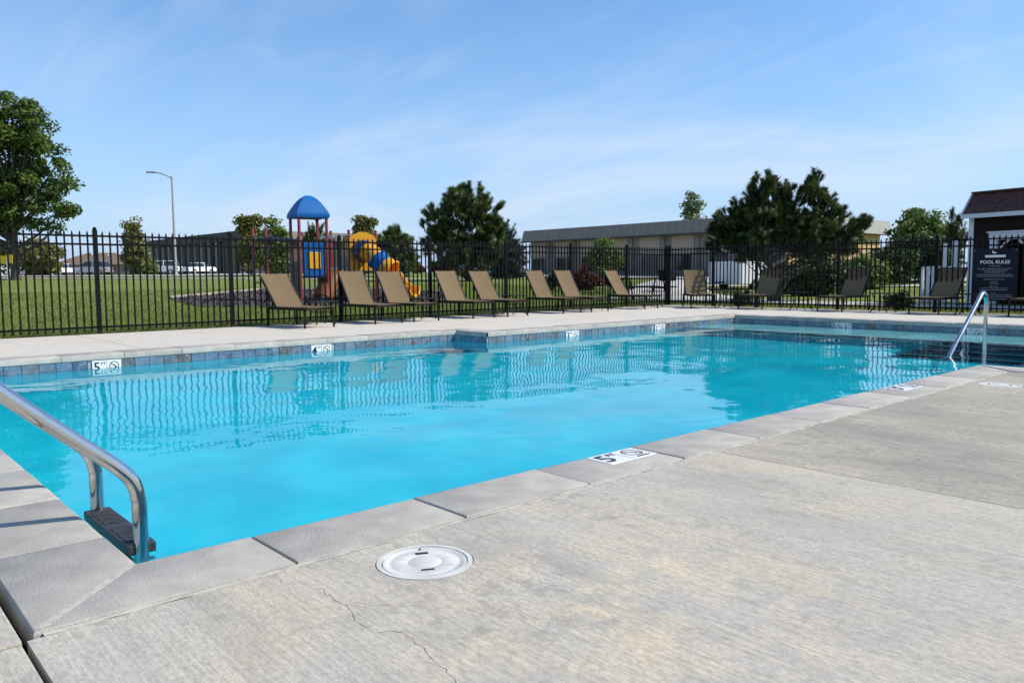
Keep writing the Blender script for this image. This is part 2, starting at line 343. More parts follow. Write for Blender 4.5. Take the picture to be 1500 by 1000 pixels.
def dup(root, loc, rz, label, group):
    c = root.copy(); COL.objects.link(c); c.location = loc; c.rotation_euler = (0, 0, rz); c['label'] = label; c['group'] = group
    for ch in list(root.children):
        d = ch.copy(); COL.objects.link(d); d.parent = c
        for g in list(ch.children):
            e = g.copy(); COL.objects.link(e); e.parent = d
    return c
def struct(name, mesh, m, parent=None, **k):
    o = put(name, mesh, m, parent, **k)
    if parent is None: o['kind'] = 'structure'
    return o
def bevel(me, w=.004, seg=2, ang=R(30)):
    bm = bmesh.new(); bm.from_mesh(me)
    ed = [e for e in bm.edges if len(e.link_faces) == 2 and e.calc_face_angle(0) > ang]
    bmesh.ops.bevel(bm, geom=ed, offset=w, segments=seg, affect='EDGES', profile=.6)
    bm.to_mesh(me); bm.free(); return me
def bezier(pts, n=8, closed=False):
    """Catmull-Rom through points"""
    P = [Vector(p) for p in pts]; o = []
    for i in range(len(P)-1):
        a = P[max(i-1, 0)]; b = P[i]; c = P[i+1]; d = P[min(i+2, len(P)-1)]
        for k in range(n):
            t = k/n; o.append(.5*((2*b)+(c-a)*t+(2*a-5*b+4*c-d)*t*t+(3*b-a-3*c+d)*t**3))
    o.append(P[-1]); return o
def textmesh(s, size, depth=.0008, align='CENTER'):
    cu = bpy.data.curves.new('lettering', 'FONT'); cu.body = s; cu.size = size; cu.align_x = align; cu.align_y = 'CENTER'; cu.extrude = depth; cu.resolution_u = 3
    cu.offset = size*.012
    o = bpy.data.objects.new('tmp', cu); COL.objects.link(o); bpy.context.view_layer.update()
    me = bpy.data.meshes.new_from_object(o.evaluated_get(bpy.context.evaluated_depsgraph_get()))
    bpy.data.objects.remove(o); me.name = 'lettering'; return me

# ------------------------------------------------------------------ terrain
DX0, DX1, DY0, DY1 = -9.0, 16.10, -9.0, 10.16     # deck rectangle
def terr(x, y):
    dx = max(DX0-x, 0, x-DX1); dy = max(DY0-y, 0, y-DY1); s = math.hypot(dx, dy)
    t = max(0, s-8)
    return -.02 + 1.22*(1-math.exp(-(t/30)**1.3))
def axis(lo, hi, cuts):
    c = sorted(cuts); xs = []
    def span(a, b, step): n = max(1, int(round(abs(b-a)/step))); return [a+(b-a)*i/n for i in range(n)]
    xs += span(lo, c[0]-150, 120)+span(c[0]-150, c[0]-30, 12)+span(c[0]-30, c[0], 3)
    xs += span(c[0], c[1], 4)+span(c[1], c[1]+60, 1.5)+span(c[1]+60, c[1]+180, 10)+span(c[1]+180, hi, 120)+[hi]
    return xs
def build_lawn():
    xs = axis(-1400, 1600, (DX0, DX1)); ys = axis(-1400, 1600, (DY0, DY1))
    V = [(x, y, terr(x, y)) for y in ys for x in xs]; nx = len(xs); F = []
    for j in range(len(ys)-1):
        for i in range(nx-1):
            mx, my = (xs[i]+xs[i+1])/2, (ys[j]+ys[j+1])/2
            if DX0 < mx < DX1 and DY0 < my < DY1: continue
            F.append((j*nx+i, j*nx+i+1, (j+1)*nx+i+1, (j+1)*nx+i))
    me = bpy.data.meshes.new('lawn'); me.from_pydata(V, [], F); me.polygons.foreach_set('use_smooth', [True]*len(me.polygons))
    struct('lawn', me, 'grass')
build_lawn()

def ribbon(name, pts, w, m, dz=.03, n=10, **k):
    P = bezier([(x, y, 0) for x, y in pts], n); V = []; F = []
    for i, p in enumerate(P):
        t = (P[min(i+1, len(P)-1)]-P[max(i-1, 0)]).normalized(); q = Vector((-t.y, t.x, 0))
        for s in (-.5, -.17, .17, .5):
            c = p+q*w*s; V.append((c.x, c.y, terr(c.x, c.y)+dz))
    for i in range(len(P)-1):
        for j in range(3): F.append((i*4+j, i*4+j+1, i*4+4+j+1, i*4+4+j))
    me = bpy.data.meshes.new(name); me.from_pydata(V, [], F); return struct(name, me, m, **k)

# ------------------------------------------------------------------ pool
WZ = -.152; JX = 6.45; YF = 6.80; YN = 6.10; XR = 12.70; AX = 6.83; AY = -3.2
outline = [(0, 0), (AX, 0), (AX, AY), (XR, AY), (XR, YN), (JX, YN), (JX, YF), (0, YF)]   # counter-clockwise
CW = .30; TH = .066; OV = .02
def floor_z(x):
    if x < 3.5: return -1.62
    if x > 8.6: return -1.12
    return -1.62+(x-3.5)/5.1*.5
def build_basin():
    b = MB(); O = outline; n = len(O)
    # walls
    for i in range(n):
        (x0, y0), (x1, y1) = O[i], O[(i+1) % n]; m = max(1, int(math.hypot(x1-x0, y1-y0)/.8))
        for k in range(m):
            xa, ya = x0+(x1-x0)*k/m, y0+(y1-y0)*k/m; xb, yb = x0+(x1-x0)*(k+1)/m, y0+(y1-y0)*(k+1)/m
            b.add([(xa, ya, -.214), (xb, yb, -.214), (xb, yb, floor_z(xb)), (xa, ya, floor_z(xa))], [(0, 1, 2, 3)])
    # floor strips
    xs = [0, 1.5, 3.5, 4.8, JX, AX, 8.6, 10.5, XR]
    for xa, xb in zip(xs, xs[1:]):
        xm = (xa+xb)/2; y0 = 0 if xm < AX else AY; y1 = YF if xm < JX else YN
        b.add([(xa, y0, floor_z(xa)), (xb, y0, floor_z(xb)), (xb, y1, floor_z(xb)), (xa, y1, floor_z(xa))], [(0, 1, 2, 3)])
    me = bpy.data.meshes.new('pool_basin'); me.from_pydata([tuple(v) for v in b.v], [], b.f)
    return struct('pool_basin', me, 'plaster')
basin = build_basin()
# shallow shelf and steps at the far end
SX = 11.05
sh = MB().box(SX, XR-.004, AY+.004, YN-.004, -1.2, -.285); struct('shallow_shelf', sh, 'stepplaster', basin)
put('shelf_trim', MB().box(SX-.014, SX, AY+.01, YN-.01, -.50, -.283), 'navy_tile', basin)
for i, (xa, z) in enumerate(((10.55, -.45), (10.05, -.62), (9.55, -.79))):
    st_ = put('pool_step', MB().box(xa, xa+.50, AY+.02, 1.75, -1.2, z), 'navy_tile', basin)
    put('step_nosing', MB().box(xa-.010, xa+.055, AY+.03, 1.74, z-.03, z+.006), 'stepplaster', st_)
put('shelf_trim', MB().box(SX-.014, SX+.13, AY+.01, YN-.01, -.283, -.277), 'navy_tile', basin)
# water body
def poly_off(o, d):
    n = len(o); R_ = []
    for i in range(n):
        a, b, c = Vector(o[i-1]), Vector(o[i]), Vector(o[(i+1) % n]); t1 = (b-a).normalized(); t2 = (c-b).normalized()
        n1 = Vector((t1.y, -t1.x)); n2 = Vector((t2.y, -t2.x)); R_.append((b.x+(n1.x+n2.x)*d, b.y+(n1.y+n2.y)*d))
    return R_
def ripple(x, y):
    z = 0.
    for kx, ky, a, ph in RIP: z = z+a*np.sin(kx*x+ky*y+ph)
    return z
_rr = np.random.default_rng(3); RIP = []
for _ in range(26):
    lam = _rr.uniform(.42, 1.5); th = _rr.uniform(0, 2*np.pi); k_ = 2*np.pi/lam; RIP.append((k_*np.cos(th), k_*np.sin(th), .00032*lam**1.1*_rr.uniform(.5, 1.3), _rr.uniform(0, 6.28)))
def build_water():
    st = .05; xs = np.arange(-.04, XR+.05, st); ys = np.arange(AY-.04, YF+.05, st); X, Y = np.meshgrid(xs, ys); Z = WZ+ripple(X, Y)
    nx = len(xs); cxm = (xs[:-1]+xs[1:])/2; cym = (ys[:-1]+ys[1:])/2; CX, CY = np.meshgrid(cxm, cym)
    ok = (((CX < AX+.02) & (CY > -.05) | (CX >= AX-.05)) & ((CX < JX+.04) | (CY < YN+.05)))
    J, I = np.nonzero(ok); F = np.stack([J*nx+I, J*nx+I+1, (J+1)*nx+I+1, (J+1)*nx+I], 1)
    me = bpy.data.meshes.new('water'); me.from_pydata(np.stack([X, Y, Z], -1).reshape(-1, 3).tolist(), [], F.tolist())
    bm = bmesh.new(); bm.from_mesh(me); bmesh.ops.delete(bm, geom=[v for v in bm.verts if not v.link_faces], context='VERTS'); bm.to_mesh(me); bm.free()
    me.polygons.foreach_set('use_smooth', [True]*len(me.polygons)); return me
wat = struct('water', build_water(), 'water')
wat.cycles.is_caustics_caster = True; sun.cycles.is_caustics_light = True      # sunlight refracted onto the pool floor
# coping: one object per stone
coping = struct('pool_coping', MB().box(-.28, -.02, -.28, -.02, -.11, -.062), 'subbase')
GAP = .0026
def stone(a, b, c, d, groove=True):
    """plan quad: a->b inner edge (pool side), c outer beside b, d outer beside a"""
    q = [Vector(p) for p in (a, b, c, d)]; ctr = sum(q, Vector((0, 0)))/4
    t = (q[1]-q[0]).normalized(); nin = (q[0]-q[3]); nin = (nin-t*nin.dot(t)).normalized()
    def ring(z, ins_in, ins_end, ins_out):
        r = []
        for i, p in enumerate(q):
            s = 1 if i in (0, 3) else -1
            r.append((*(p+t*s*ins_end+(nin*(-ins_in) if i < 2 else nin*ins_out)), z))
        return r
    j = random.uniform(-.0025, .0025)
    rings = [ring(-TH, -OV+.008, GAP, GAP), ring(-TH+.007, -OV, GAP, GAP), ring(-.020, -OV, GAP, GAP), ring(-.009+j, -OV+.004, GAP, GAP), ring(-.003+j, -OV+.011, GAP+.002, GAP+.002), ring(j, -OV+.024, GAP+.006, GAP+.006)]
    V = sum(rings, []); F = [(3, 2, 1, 0)]
    for k in range(len(rings)-1): F += [(4*k+i, 4*k+(i+1) % 4, 4*k+4+(i+1) % 4, 4*k+4+i) for i in range(4)]
    L = 4*(len(rings)-1); F.append((L, L+1, L+2, L+3))
    m = MB().add(V, F).mesh('coping_stone', True)
    return put('coping_stone', m, 'coping', coping)
def run(p0, p1, nout, cuts, m0, m1):
    """coping along p0->p1 (pool on the -nout side); m0/m1 shift the outer corner along the run (mitre)"""
    p0, p1, nout = Vector(p0), Vector(p1), Vector(nout); Ln = (p1-p0).length; t = (p1-p0)/Ln
    c = [0]+[x for x in cuts if .15 < x < Ln-.15]+[Ln]
    for i in range(len(c)-1):
        a = p0+t*c[i]; b = p0+t*c[i+1]; sa = m0 if i == 0 else 0; sb = m1 if i == len(c)-2 else 0
        stone(a, b, b+nout*CW+t*sb, a+nout*CW+t*sa)
rep = lambda s, d, n=40: [s+d*i for i in range(n)]
run((0, 0), (AX, 0), (0, -1), rep(.35, .609), -CW, -CW)
run((AX, 0), (AX, AY), (-1, 0), rep(.30, .61), CW, -CW) if False else None
run((AX, AY), (AX, 0), (-1, 0), rep(.2, .61), 0, -CW)
run((0, YF), (0, 0), (-1, 0), [YF-x for x in reversed(rep(.32, .58, 11))], -CW, CW)
run((JX, YF), (0, YF), (0, 1), rep(.28, .61), CW, CW)
run((JX, YN), (JX, YF), (1, 0), [.35], CW, CW)
run((XR, YN), (JX, YN), (0, 1), rep(.4, .61), -CW, -CW)
run((XR, AY), (XR, YN), (1, 0), rep(.5, .61), 0, CW)
put('mortar_joint', MB().bar((-.286, -.286, -.02), (.002, .002, -.02), .018, .0415), 'mortar', coping)
for y in rep(.32, .58, 4): put('mortar_joint', MB().box(-.299, .004, y-.0035, y+.0035, -.05, -.0022), 'mortar', coping)
# waterline tiles, one object each
tmesh = bevel(MB().box(-.0735, .0735, -.006, .006, -.0735, .0735).mesh('tile'), .003, 1); tmesh.materials.append(MT['tile'])
tilewall = struct('waterline_tile_band', MB().box(-.02, JX+.02, YF-.002, YF+.06, -.216, -.060), 'grout')
for x0, x1, y0, y1 in ((JX-.001, XR+.02, YN-.002, YN+.06), (XR-.002, XR+.06, AY-.02, YN-.002), (JX-.002, JX+.05, YN+.0605, YF-.002), (-.06, .002, .002, YF-.002), (-.06, AX, -.06, .002), (AX-.06, AX+.002, AY, -.0605)):
    put('grout_bed', MB().box(x0, x1, y0, y1, -.2155, -.0605), 'grout', tilewall)
MARKS = []   # (wall, centre) gaps for marker tiles filled below
def tiles(p0, p1, rz, skip):
    p0, p1 = Vector(p0), Vector(p1); Ln = (p1-p0).length; n = int(Ln/.1525); t = (p1-p0)/Ln
    for i in range(n):
        s = .02+.07625+i*.1525
        if s > Ln-.07: break
        if any(abs(s-k) < .15 for k in skip): continue
        c = p0+t*s; o = put('tile', tmesh, None, tilewall, (c.x, c.y, -.141+random.uniform(-.0012, .0012)), rz+random.uniform(-.006, .006))
tiles((0, YF-.007), (JX, YF-.007), 0, (1.72, 4.25))
tiles((JX, YN-.007), (XR, YN-.007), 0, (8.16-JX, 10.35-JX))
tiles((XR-.007, 0.8), (XR-.007, YN), math.pi/2, (3.95-.8, 1.92-.8))
tiles((JX-.007, YN), (JX-.007, YF), math.pi/2, ())

# depth markers
def marker(name, label, num, loc, rot, unit='FT', first=True, ring='ring_dark', small=False):
    """two 6-inch tiles in the local x-y plane, text upright along +y; numeral on the left when first"""
    t = thing(name, label, 'depth marker', loc, 0, 'pool depth markers'); t.rotation_euler = rot
    if rot[0]: t.scale = (.93, .93, 1)
    for s in (-1, 1):
        put('marker_tile', bevel(MB().box(s*.0775-.0755, s*.0775+.0755, -.0755, .0755, 0, .006).mesh('marker_tile'), .002, 1), 'white_tile', t)
    a, b = (-1, 1) if first else (1, -1)
    o = put('numeral', textmesh(num, .15), 'ink', t, (a*.0775-.026, -.002, .0068))
    o = put('unit_lettering', textmesh(unit, .048), 'ink', t, (a*.0775+.043, .036, .0068))
    o = put('unit_lettering', textmesh('IN' if small else '', .03), 'ink', t, (a*.0775+.043, -.03, .0068)) if small else None
    n = 28; r = MB(); V = []; F = []
    for k in range(n):
        an = 2*math.pi*k/n; c, s = math.cos(an), math.sin(an); V += [(b*.0775+c*.052, .008+s*.052, .0068), (b*.0775+c*.042, .008+s*.042, .0068)]
    for k in range(n): F.append((2*k, (2*k+2) % (2*n), (2*k+3) % (2*n), 2*k+1))
    r.add(V, F); r.bar((b*.0775-.032, .04, .0068), (b*.0775+.032, -.024, .0068), .007, .0006)
    put('prohibition_ring', r, ring, t)
    d = MB()   # diving figure: body, arms, head
    for p, q, w in (((-.022, .026), (.004, .008), .010), ((.004, .008), (.020, -.012), .013), ((-.022, .026), (-.030, .016), .007), ((.012, -.004), (.004, -.022), .006)):
        d.bar((b*.0775+p[0], p[1]+.004, .0064), (b*.0775+q[0], q[1]+.004, .0064), w, .0005)
    d.lathe([(.0001, 0), (.0075, 0), (.0075, .0004), (.0001, .0004)], 10, (b*.0775+.024, -.014, .0061))
    put('diver_figure', d, 'ink', t)
    put('lettering', textmesh('NO DIVING', .0165), 'ink', t, (b*.0775, -.060, .0066))
    return t
wallY = (math.pi/2, 0, 0); wallX = (math.pi/2, 0, -math.pi/2)
marker('depth_marker', 'white five foot no diving tile set in near pool coping', '5', (2.01, -.084, -.0052), (0, 0, 0), ring='ring_ink')
marker('depth_marker', 'white depth tile flush in coping near the second skimmer lid', '3', (5.02, -.084, -.0052), (0, 0, 0))
marker('depth_marker', 'white five foot tile on far pool wall, leftmost of the wall markers', '5', (1.72, YF-.012, -.1405), wallY)
marker('depth_marker', 'white four foot tile on far pool wall left of the dark wall corner', '4', (4.25, YF-.012, -.1405), wallY)
marker('depth_marker', 'white three foot tile on far pool wall right of the dark wall corner', '3', (8.16, YN-.012, -.1405), wallY)
marker('depth_marker', 'small white tile on far pool wall nearest the shallow end corner', '1', (10.35, YN-.012, -.1405), wallY)
marker('depth_marker', 'shaded depth tile on shallow end wall, ring left of the numeral', '1', (XR-.012, 3.95, -.1405), wallX, first=False)
marker('depth_marker', 'shaded depth tile on shallow end wall behind the grab rail', '1', (XR-.012, 1.92, -.1405), wallX)

# ------------------------------------------------------------------ deck slabs
deck = struct('pool_deck', MB().add([(DX0, DY0, -.13), (0, DY0, -.13), (0, DY1, -.13), (DX0, DY1, -.13)], [(0, 1, 2, 3)])
              .add([(0, DY0, -.13), (AX, DY0, -.13), (AX, -.02, -.13), (0, -.02, -.13)], [(0, 1, 2, 3)])
              .add([(0, YF+.02, -.13), (JX, YF+.02, -.13), (JX, DY1, -.13), (0, DY1, -.13)], [(0, 1, 2, 3)])
              .add([(JX, YN+.02, -.13), (XR, YN+.02, -.13), (XR, DY1, -.13), (JX, DY1, -.13)], [(0, 1, 2, 3)])
              .add([(XR+.02, DY0, -.13), (DX1, DY0, -.13), (DX1, DY1, -.13), (XR+.02, DY1, -.13)], [(0, 1, 2, 3)])
              .add([(AX, DY0, -.13), (XR, DY0, -.13), (XR, AY, -.13), (AX, AY, -.13)], [(0, 1, 2, 3)]), 'subbase')
def slab(x0, x1, y0, y1, m, hole=None):
    z = -.006
    if hole is None:
        me = bevel(MB().box(x0+.004, x1-.004, y0+.004, y1-.004, -.12, z).mesh('deck_slab'), .006, 2)
    else:
        cx_, cy_, r = hole; bm = bmesh.new(); n = 48
        # ring of quads from hole to rectangle border
        def edgept(a):
            c, s = math.cos(a), math.sin(a); k = min(((x1-.004-cx_)/c if c > 1e-9 else 1e9), ((x0+.004-cx_)/c if c < -1e-9 else 1e9), ((y1-.004-cy_)/s if s > 1e-9 else 1e9), ((y0+.004-cy_)/s if s < -1e-9 else 1e9)); return (cx_+c*k, cy_+s*k)
        angs = sorted([2*math.pi*i/n for i in range(n)]+[math.atan2(py-cy_, px-cx_) % (2*math.pi) for px in (x0+.004, x1-.004) for py in (y0+.004, y1-.004)])
        vi = [bm.verts.new((cx_+r*math.cos(a), cy_+r*math.sin(a), z)) for a in angs]; vd = [bm.verts.new((cx_+r*math.cos(a), cy_+r*math.sin(a), -.12)) for a in angs]
        vo = [bm.verts.new((*edgept(a), z)) for a in angs]; vb = [bm.verts.new((*edgept(a), -.12)) for a in angs]; k = len(angs)
        for i in range(k):
            j = (i+1) % k
            for q in ((vi[i], vo[i], vo[j], vi[j]), (vd[i], vi[i], vi[j], vd[j]), (vo[i], vb[i], vb[j], vo[j])):
                try: bm.faces.new(q)
                except ValueError: pass
        bmesh.ops.recalc_face_normals(bm, faces=bm.faces); me = bpy.data.meshes.new('deck_slab'); bm.to_mesh(me); bm.free()
    return put('deck_slab', me, m, deck)
E_ = CW+.018
LID1 = (.625, -.528); LID2 = (5.66, -.50)
slab(DX0, -E_-.004, DY0, -E_-.012, 'deck')
slab(-E_, 2.40, DY0, -E_, 'deck', (*LID1, .139))
slab(2.40, AX-E_, DY0, -E_, 'deck_old', (*LID2, .139))
slab(AX-E_, XR+1, DY0, AY-E_, 'deck_old')
for a, b in ((-E_, 2.4), (2.4, 4.8), (4.8, 7.15)): slab(DX0, -E_, a, b, 'deck')
slab(DX0, -E_, 7.15, DY1, 'deck_far')
xs = [-E_, 2.2, 4.6, JX+E_]
for a, b in zip(xs, xs[1:]): slab(a, b, YF+E_, DY1, 'deck_far')
xs = [JX+E_, 9.0, 11.4, XR+E_]
for a, b in zip(xs, xs[1:]): slab(a, b, YN+E_, DY1, 'deck_far')
ys = [DY0, AY-E_, -.8, 1.6, 4.0, YN+E_, 8.3, DY1]
for i, (a, b) in enumerate(zip(ys, ys[1:])): slab(XR+E_ if i else XR+1, DX1, a, b, 'deck_far')
# sealant strip between coping and deck
def seal(pts, w):
    V = []; F = []
    P = [Vector((x, y, 0)) for x, y in pts]; Q = []
    for a, b in zip(P, P[1:]):
        n = int((b-a).length/.05)+1
        for k in range(n): Q.append(a+(b-a)*k/n)
    Q.append(P[-1]); V = []
    for i, p in enumerate(Q):
        t = (Q[min(i+1, len(Q)-1)]-Q[max(i-1, 0)]).normalized(); q = Vector((-t.y, t.x, 0))
        for s in (-.5, .5):
            c = p+q*(w*s+random.uniform(-.0025, .0025)); V.append((c.x, c.y, -.007+random.uniform(-.001, .001)))
    for i in range(len(Q)-1): F.append((2*i, 2*i+1, 2*i+3, 2*i+2))
    put('sealant', MB().add(V, F), 'caulk', deck)
m_ = CW+.009
seal([(-m_+.03, -m_), (AX-m_, -m_), (AX-m_, AY)], .019)
seal([(-m_, YF+m_), (JX+m_, YF+m_)], .012); seal([(-m_, 1.2), (-m_, YF+m_)], .012); seal([(JX+m_, YN+m_), (XR+m_, YN+m_), (XR+m_, AY)], .012)
b_ = MB().box(2.394, 2.406, DY0, -E_, -.05, -.0072); put('joint_fill', b_, 'deck_old', deck)
# cracks in the near slab
def crack(pts, w0, seedv):
    rr = random.Random(seedv); P = []
    for (a, b) in zip(pts, pts[1:]):
        n = max(2, int(math.hypot(b[0]-a[0], b[1]-a[1])/.018))
        for k in range(n):
            t = k/n; P.append((a[0]+(b[0]-a[0])*t+rr.uniform(-.007, .007), a[1]+(b[1]-a[1])*t+rr.uniform(-.007, .007)))
    P.append(pts[-1]); V = []; F = []
    for i, p in enumerate(P):
        q = P[min(i+1, len(P)-1)]; o = P[max(i-1, 0)]; tx, ty = q[0]-o[0], q[1]-o[1]; l = math.hypot(tx, ty) or 1
        w = .38*w0*rr.uniform(.15, 1.2)*min(1, .3+i*.3, .3+(len(P)-1-i)*.3)
        V += [(p[0]-ty/l*w, p[1]+tx/l*w, -.0053), (p[0]+ty/l*w, p[1]-tx/l*w, -.0053)]
    for i in range(len(P)-1): F.append((2*i, 2*i+1, 2*i+3, 2*i+2))
    put('crack', MB().add(V, F), 'crack', deck)
crack([(.26, -.32), (.26, -.40), (.28, -.45)], .0013, 1)
crack([(.31, -.52), (.30, -.60), (.31, -.64), (.29, -.69), (.28, -.75), (.28, -.81), (.32, -.85), (.32, -.91), (.30, -1.02), (.28, -1.12), (.31, -1.3)], .0022, 2)
crack([(.32, -.62), (.37, -.70), (.44, -.78), (.50, -.84)], .0010, 3)
crack([(.27, -.62), (.29, -.66)], .0010, 4)

# ------------------------------------------------------------------ pool ladder, grab rail, skimmer lids
lad = thing('pool_ladder', 'polished steel pool ladder with black treads at the near left corner', 'ladder', (0, 0, 0))
prof = [(.165, -1.15), (.165, -.5), (.165, -.02), (.162, .06), (.145, .12), (.10, .175), (.03, .238), (-.04, .30), (-.21, .455), (-.36, .60), (-.46, .675), (-.58, .70), (-.69, .66), (-.745, .55), (-.755, .40), (-.755, .15), (-.755, -.10)]
for y in (.48, 1.015):
    put('rail', MB().tube(bezier([(x, y, z) for x, z in prof], 5), .0245, 18), 'steel', lad, smooth=True)
    put('escutcheon', MB().lathe([(.058, 0), (.056, .006), (.036, .020), (.026, .022)], 20), 'steel', lad, (-.755, y, -.006), smooth=True)
    put('bolt_cap', MB().tube([(.135, y, -.165), (.205, y, -.165)], .013, 12), 'steel', lad, smooth=True)
for z in (-.10, -.39, -.68):
    t = put('tread', bevel(MB().box(.118, .212, .472, 1.03, z-.036, z).mesh('tread'), .006, 2), 'black_plastic', lad)
    for a, b in ((.515, .725), (.775, .985)):
        g = MB()
        for k in range(9):
            yy = a+.012+k*(b-a-.024)/8; g.box(.130, .200, yy-.006, yy+.006, z-.001, z+.0035)
        put('grip_pad', g, 'black_plastic', t)
gr = thing('grab_rail', 'bent steel grab rail rising from the shallow end steps', 'hand rail', (0, 0, 0))
put('rail', MB().tube(bezier([(8.50, .95, -1.12), (8.50, .95, -.60), (8.58, .95, -.42), (8.95, .95, -.115), (9.42, .95, .21), (9.80, .95, .475), (9.90, .95, .535), (9.985, .95, .53), (10.035, .95, .46), (10.05, .95, .36), (10.05, .95, 0), (10.05, .95, -.62)], 6), .0235, 14), 'steel', gr, smooth=True)
put('escutcheon', MB().lathe([(.055, 0), (.05, .008), (.03, .02)], 18), 'steel', gr, (10.05, .95, -.62), smooth=True)
put('escutcheon', MB().lathe([(.055, 0), (.05, .008), (.03, .02)], 18), 'steel', gr, (8.50, .95, -1.12), smooth=True)
def lid(x, y, rz, label):
    t = thing('skimmer_lid', label, 'skimmer lid', (x, y, -.006), rz, 'skimmer lids in the deck')
    put('collar', MB().lathe([(.134, -.10), (.1365, -.004), (.1355, .001), (.1225, .001), (.1215, -.006), (.1215, -.03)], 48), 'lid', t, smooth=True)
    c = put('cover', MB().lathe([(.1195, -.02), (.1195, -.003), (.118, -.0005), (.108, -.0005), (.105, -.003), (.094, -.003), (.090, -.0012), (.052, -.0008), (.050, -.002), (.047, -.002), (.045, -.0008), (.0001, -.0005)], 48), 'lid', t, smooth=True)
    for s in (-1, 1):
        put('finger_slot', MB().box(-.018, .018, s*.066-.007, s*.066+.007, -.0019, .0004), 'slot', c)
        put('finger_slot_rim', MB().box(-.026, .026, s*.066+s*.010-.003, s*.066+s*.010+.003, -.002, .0008), 'lid', c)
    for k in range(6):
        a = R(30+60*k); put('rib', MB().bar((.052*math.cos(a), .052*math.sin(a), -.0012), (.088*math.cos(a), .088*math.sin(a), -.0012), .005, .002), 'lid', c)
    put('screw', MB().lathe([(.004, 0), (.004, .0006), (.0001, .0006)], 10), 'slot', c, (.0, .105, -.0004))
    return t
lid(*LID1, R(-28), 'round white skimmer lid in the near deck beside the hairline crack')
lid(*LID2, R(12), 'distant white skimmer lid in the darker deck slab')

# ------------------------------------------------------------------ fence
pk = MB().box(-.0105, .0105, -.0105, .0105, .035, 1.455); pk.add([(-.0105, -.0105, 1.455), (.0105, -.0105, 1.455), (.0105, .0105, 1.455), (-.0105, .0105, 1.455), (0, 0, 1.492)], [(0, 1, 4), (1, 2, 4), (2, 3, 4), (3, 0, 4)])
pkm = pk.mesh('picket'); pkm.materials.append(MT['fence'])
po = MB().box(-.028, .028, -.028, .028, -.10, 1.49); po.lathe([(.034, 1.49), (.034, 1.502), (.024, 1.512), (.027, 1.524), (.018, 1.54), (.0001, 1.545)], 10)
pom = po.mesh('post', True); pom.materials.append(MT['fence'])
def fence(label, p0, p1, posts, pitch=.0975):
    t = thing('metal_fence', label, 'fence', (p0[0], p0[1], -.01))
    d = Vector((p1[0]-p0[0], p1[1]-p0[1])); Ln = d.length; d /= Ln; rz = math.atan2(d.y, d.x); t.rotation_euler[2] = rz
    ps = sorted(posts)
    for s in ps: put('post', pom, None, t, (s, random.uniform(-.002, .002), 0))
    for a, b in zip(ps, ps[1:]):
        for z in (.10, 1.295, 1.415):
            put('rail', MB().box(a+.028, b-.028, -.015, .015, z-.014, z+.014), 'fence', t)
        n = max(1, int(round((b-a)/pitch))); st = (b-a)/n
        for k in range(1, n): put('picket', pkm, None, t, (a+k*st, 0, random.uniform(-.003, .003)), random.uniform(-.01, .01))
    return t
FX, FY = 16.02, 10.22
fence('long black picket fence behind the loungers along the lawn', (-3.40, FY), (FX, FY), [-3.40+3.40+x for x in (0, 1.98, 3.96, 5.94, 7.92, 9.90, 11.88, 13.86, 15.84, 17.82, 19.42)])
fence('black picket fence along the shallow end below the large pine', (FX, FY-.03), (FX, .20), [0.06, 1.38, 2.56, 4.53, 6.51, 8.49, 9.99])

# ------------------------------------------------------------------ loungers
def make_lounger(label, ang, bl, group):
    t = thing('chaise_lounge', label, 'lounger', (0, 0, 0), 0, group)
    W = .265; a = R(ang); hy, hz = .80, .305; ty, tz = hy+bl*math.cos(a), hz+bl*math.sin(a)
    for s in (-1, 1):
        put('side_rail', MB().bar((s*W, 0, .30), (s*W, 1.06, .30), .026, .042), 'frame', t)
        for y in (.03, 1.0):
            put('leg', MB().tube([(s*W, y, .29), (s*(W+.004), y+(.01 if y > .5 else -.004), .12), (s*(W+.010), y+(.025 if y > .5 else -.012), 0)], [.0185, .017, .015], 8), 'frame', t, smooth=True)
        put('back_rail', MB().bar((s*(W-.012), hy, hz), (s*(W-.012), ty, tz), .024, .034), 'frame', t)
        put('prop_arm', MB().bar((s*(W-.03), hy+bl*.55*math.cos(a), hz+bl*.55*math.sin(a)), (s*(W-.03), 1.03, .29), .014), 'frame', t)
    for y in (0, .52, 1.05): put('cross_bar', MB().bar((-W, y, .295), (W, y, .295), .022, .026), 'frame', t)
    put('stretcher', MB().bar((-W, .025, .12), (W, .025, .12), .016), 'frame', t)
    put('back_bar', MB().bar((-W, ty, tz), (W, ty, tz), .024, .024), 'frame', t)
    def sheet(p, q, n, sag):
        V = []; F = []; m = 6
        for i in range(n+1):
            u = i/n; y = p[0]+(q[0]-p[0])*u; z = p[1]+(q[1]-p[1])*u
            for j in range(m+1):
                v = j/m*2-1; d = -sag*(1-v*v)*math.sin(math.pi*min(max(u, .03), .97))
                V.append((v*(W-.004), y-math.sin(math.atan2(q[1]-p[1], q[0]-p[0]))*d, z+math.cos(math.atan2(q[1]-p[1], q[0]-p[0]))*d))
        for i in range(n):
            for j in range(m): F.append((i*(m+1)+j, i*(m+1)+j+1, (i+1)*(m+1)+j+1, (i+1)*(m+1)+j))
        b = MB(); b.add(V, F); n0 = len(b.v); b.add([(x, y-.003*math.sin(a), z-.004) for x, y, z in V], [tuple(reversed(f)) for f in F]); return b
    put('seat_sling', sheet((.0, .325), (hy, .327), 8, .034), 'sling', t, smooth=True)
    put('back_sling', sheet((hy, .327), (ty-.01, tz+.016), 8, .030), 'sling', t, smooth=True)
    return t
LG = 'brown sling loungers round the pool'
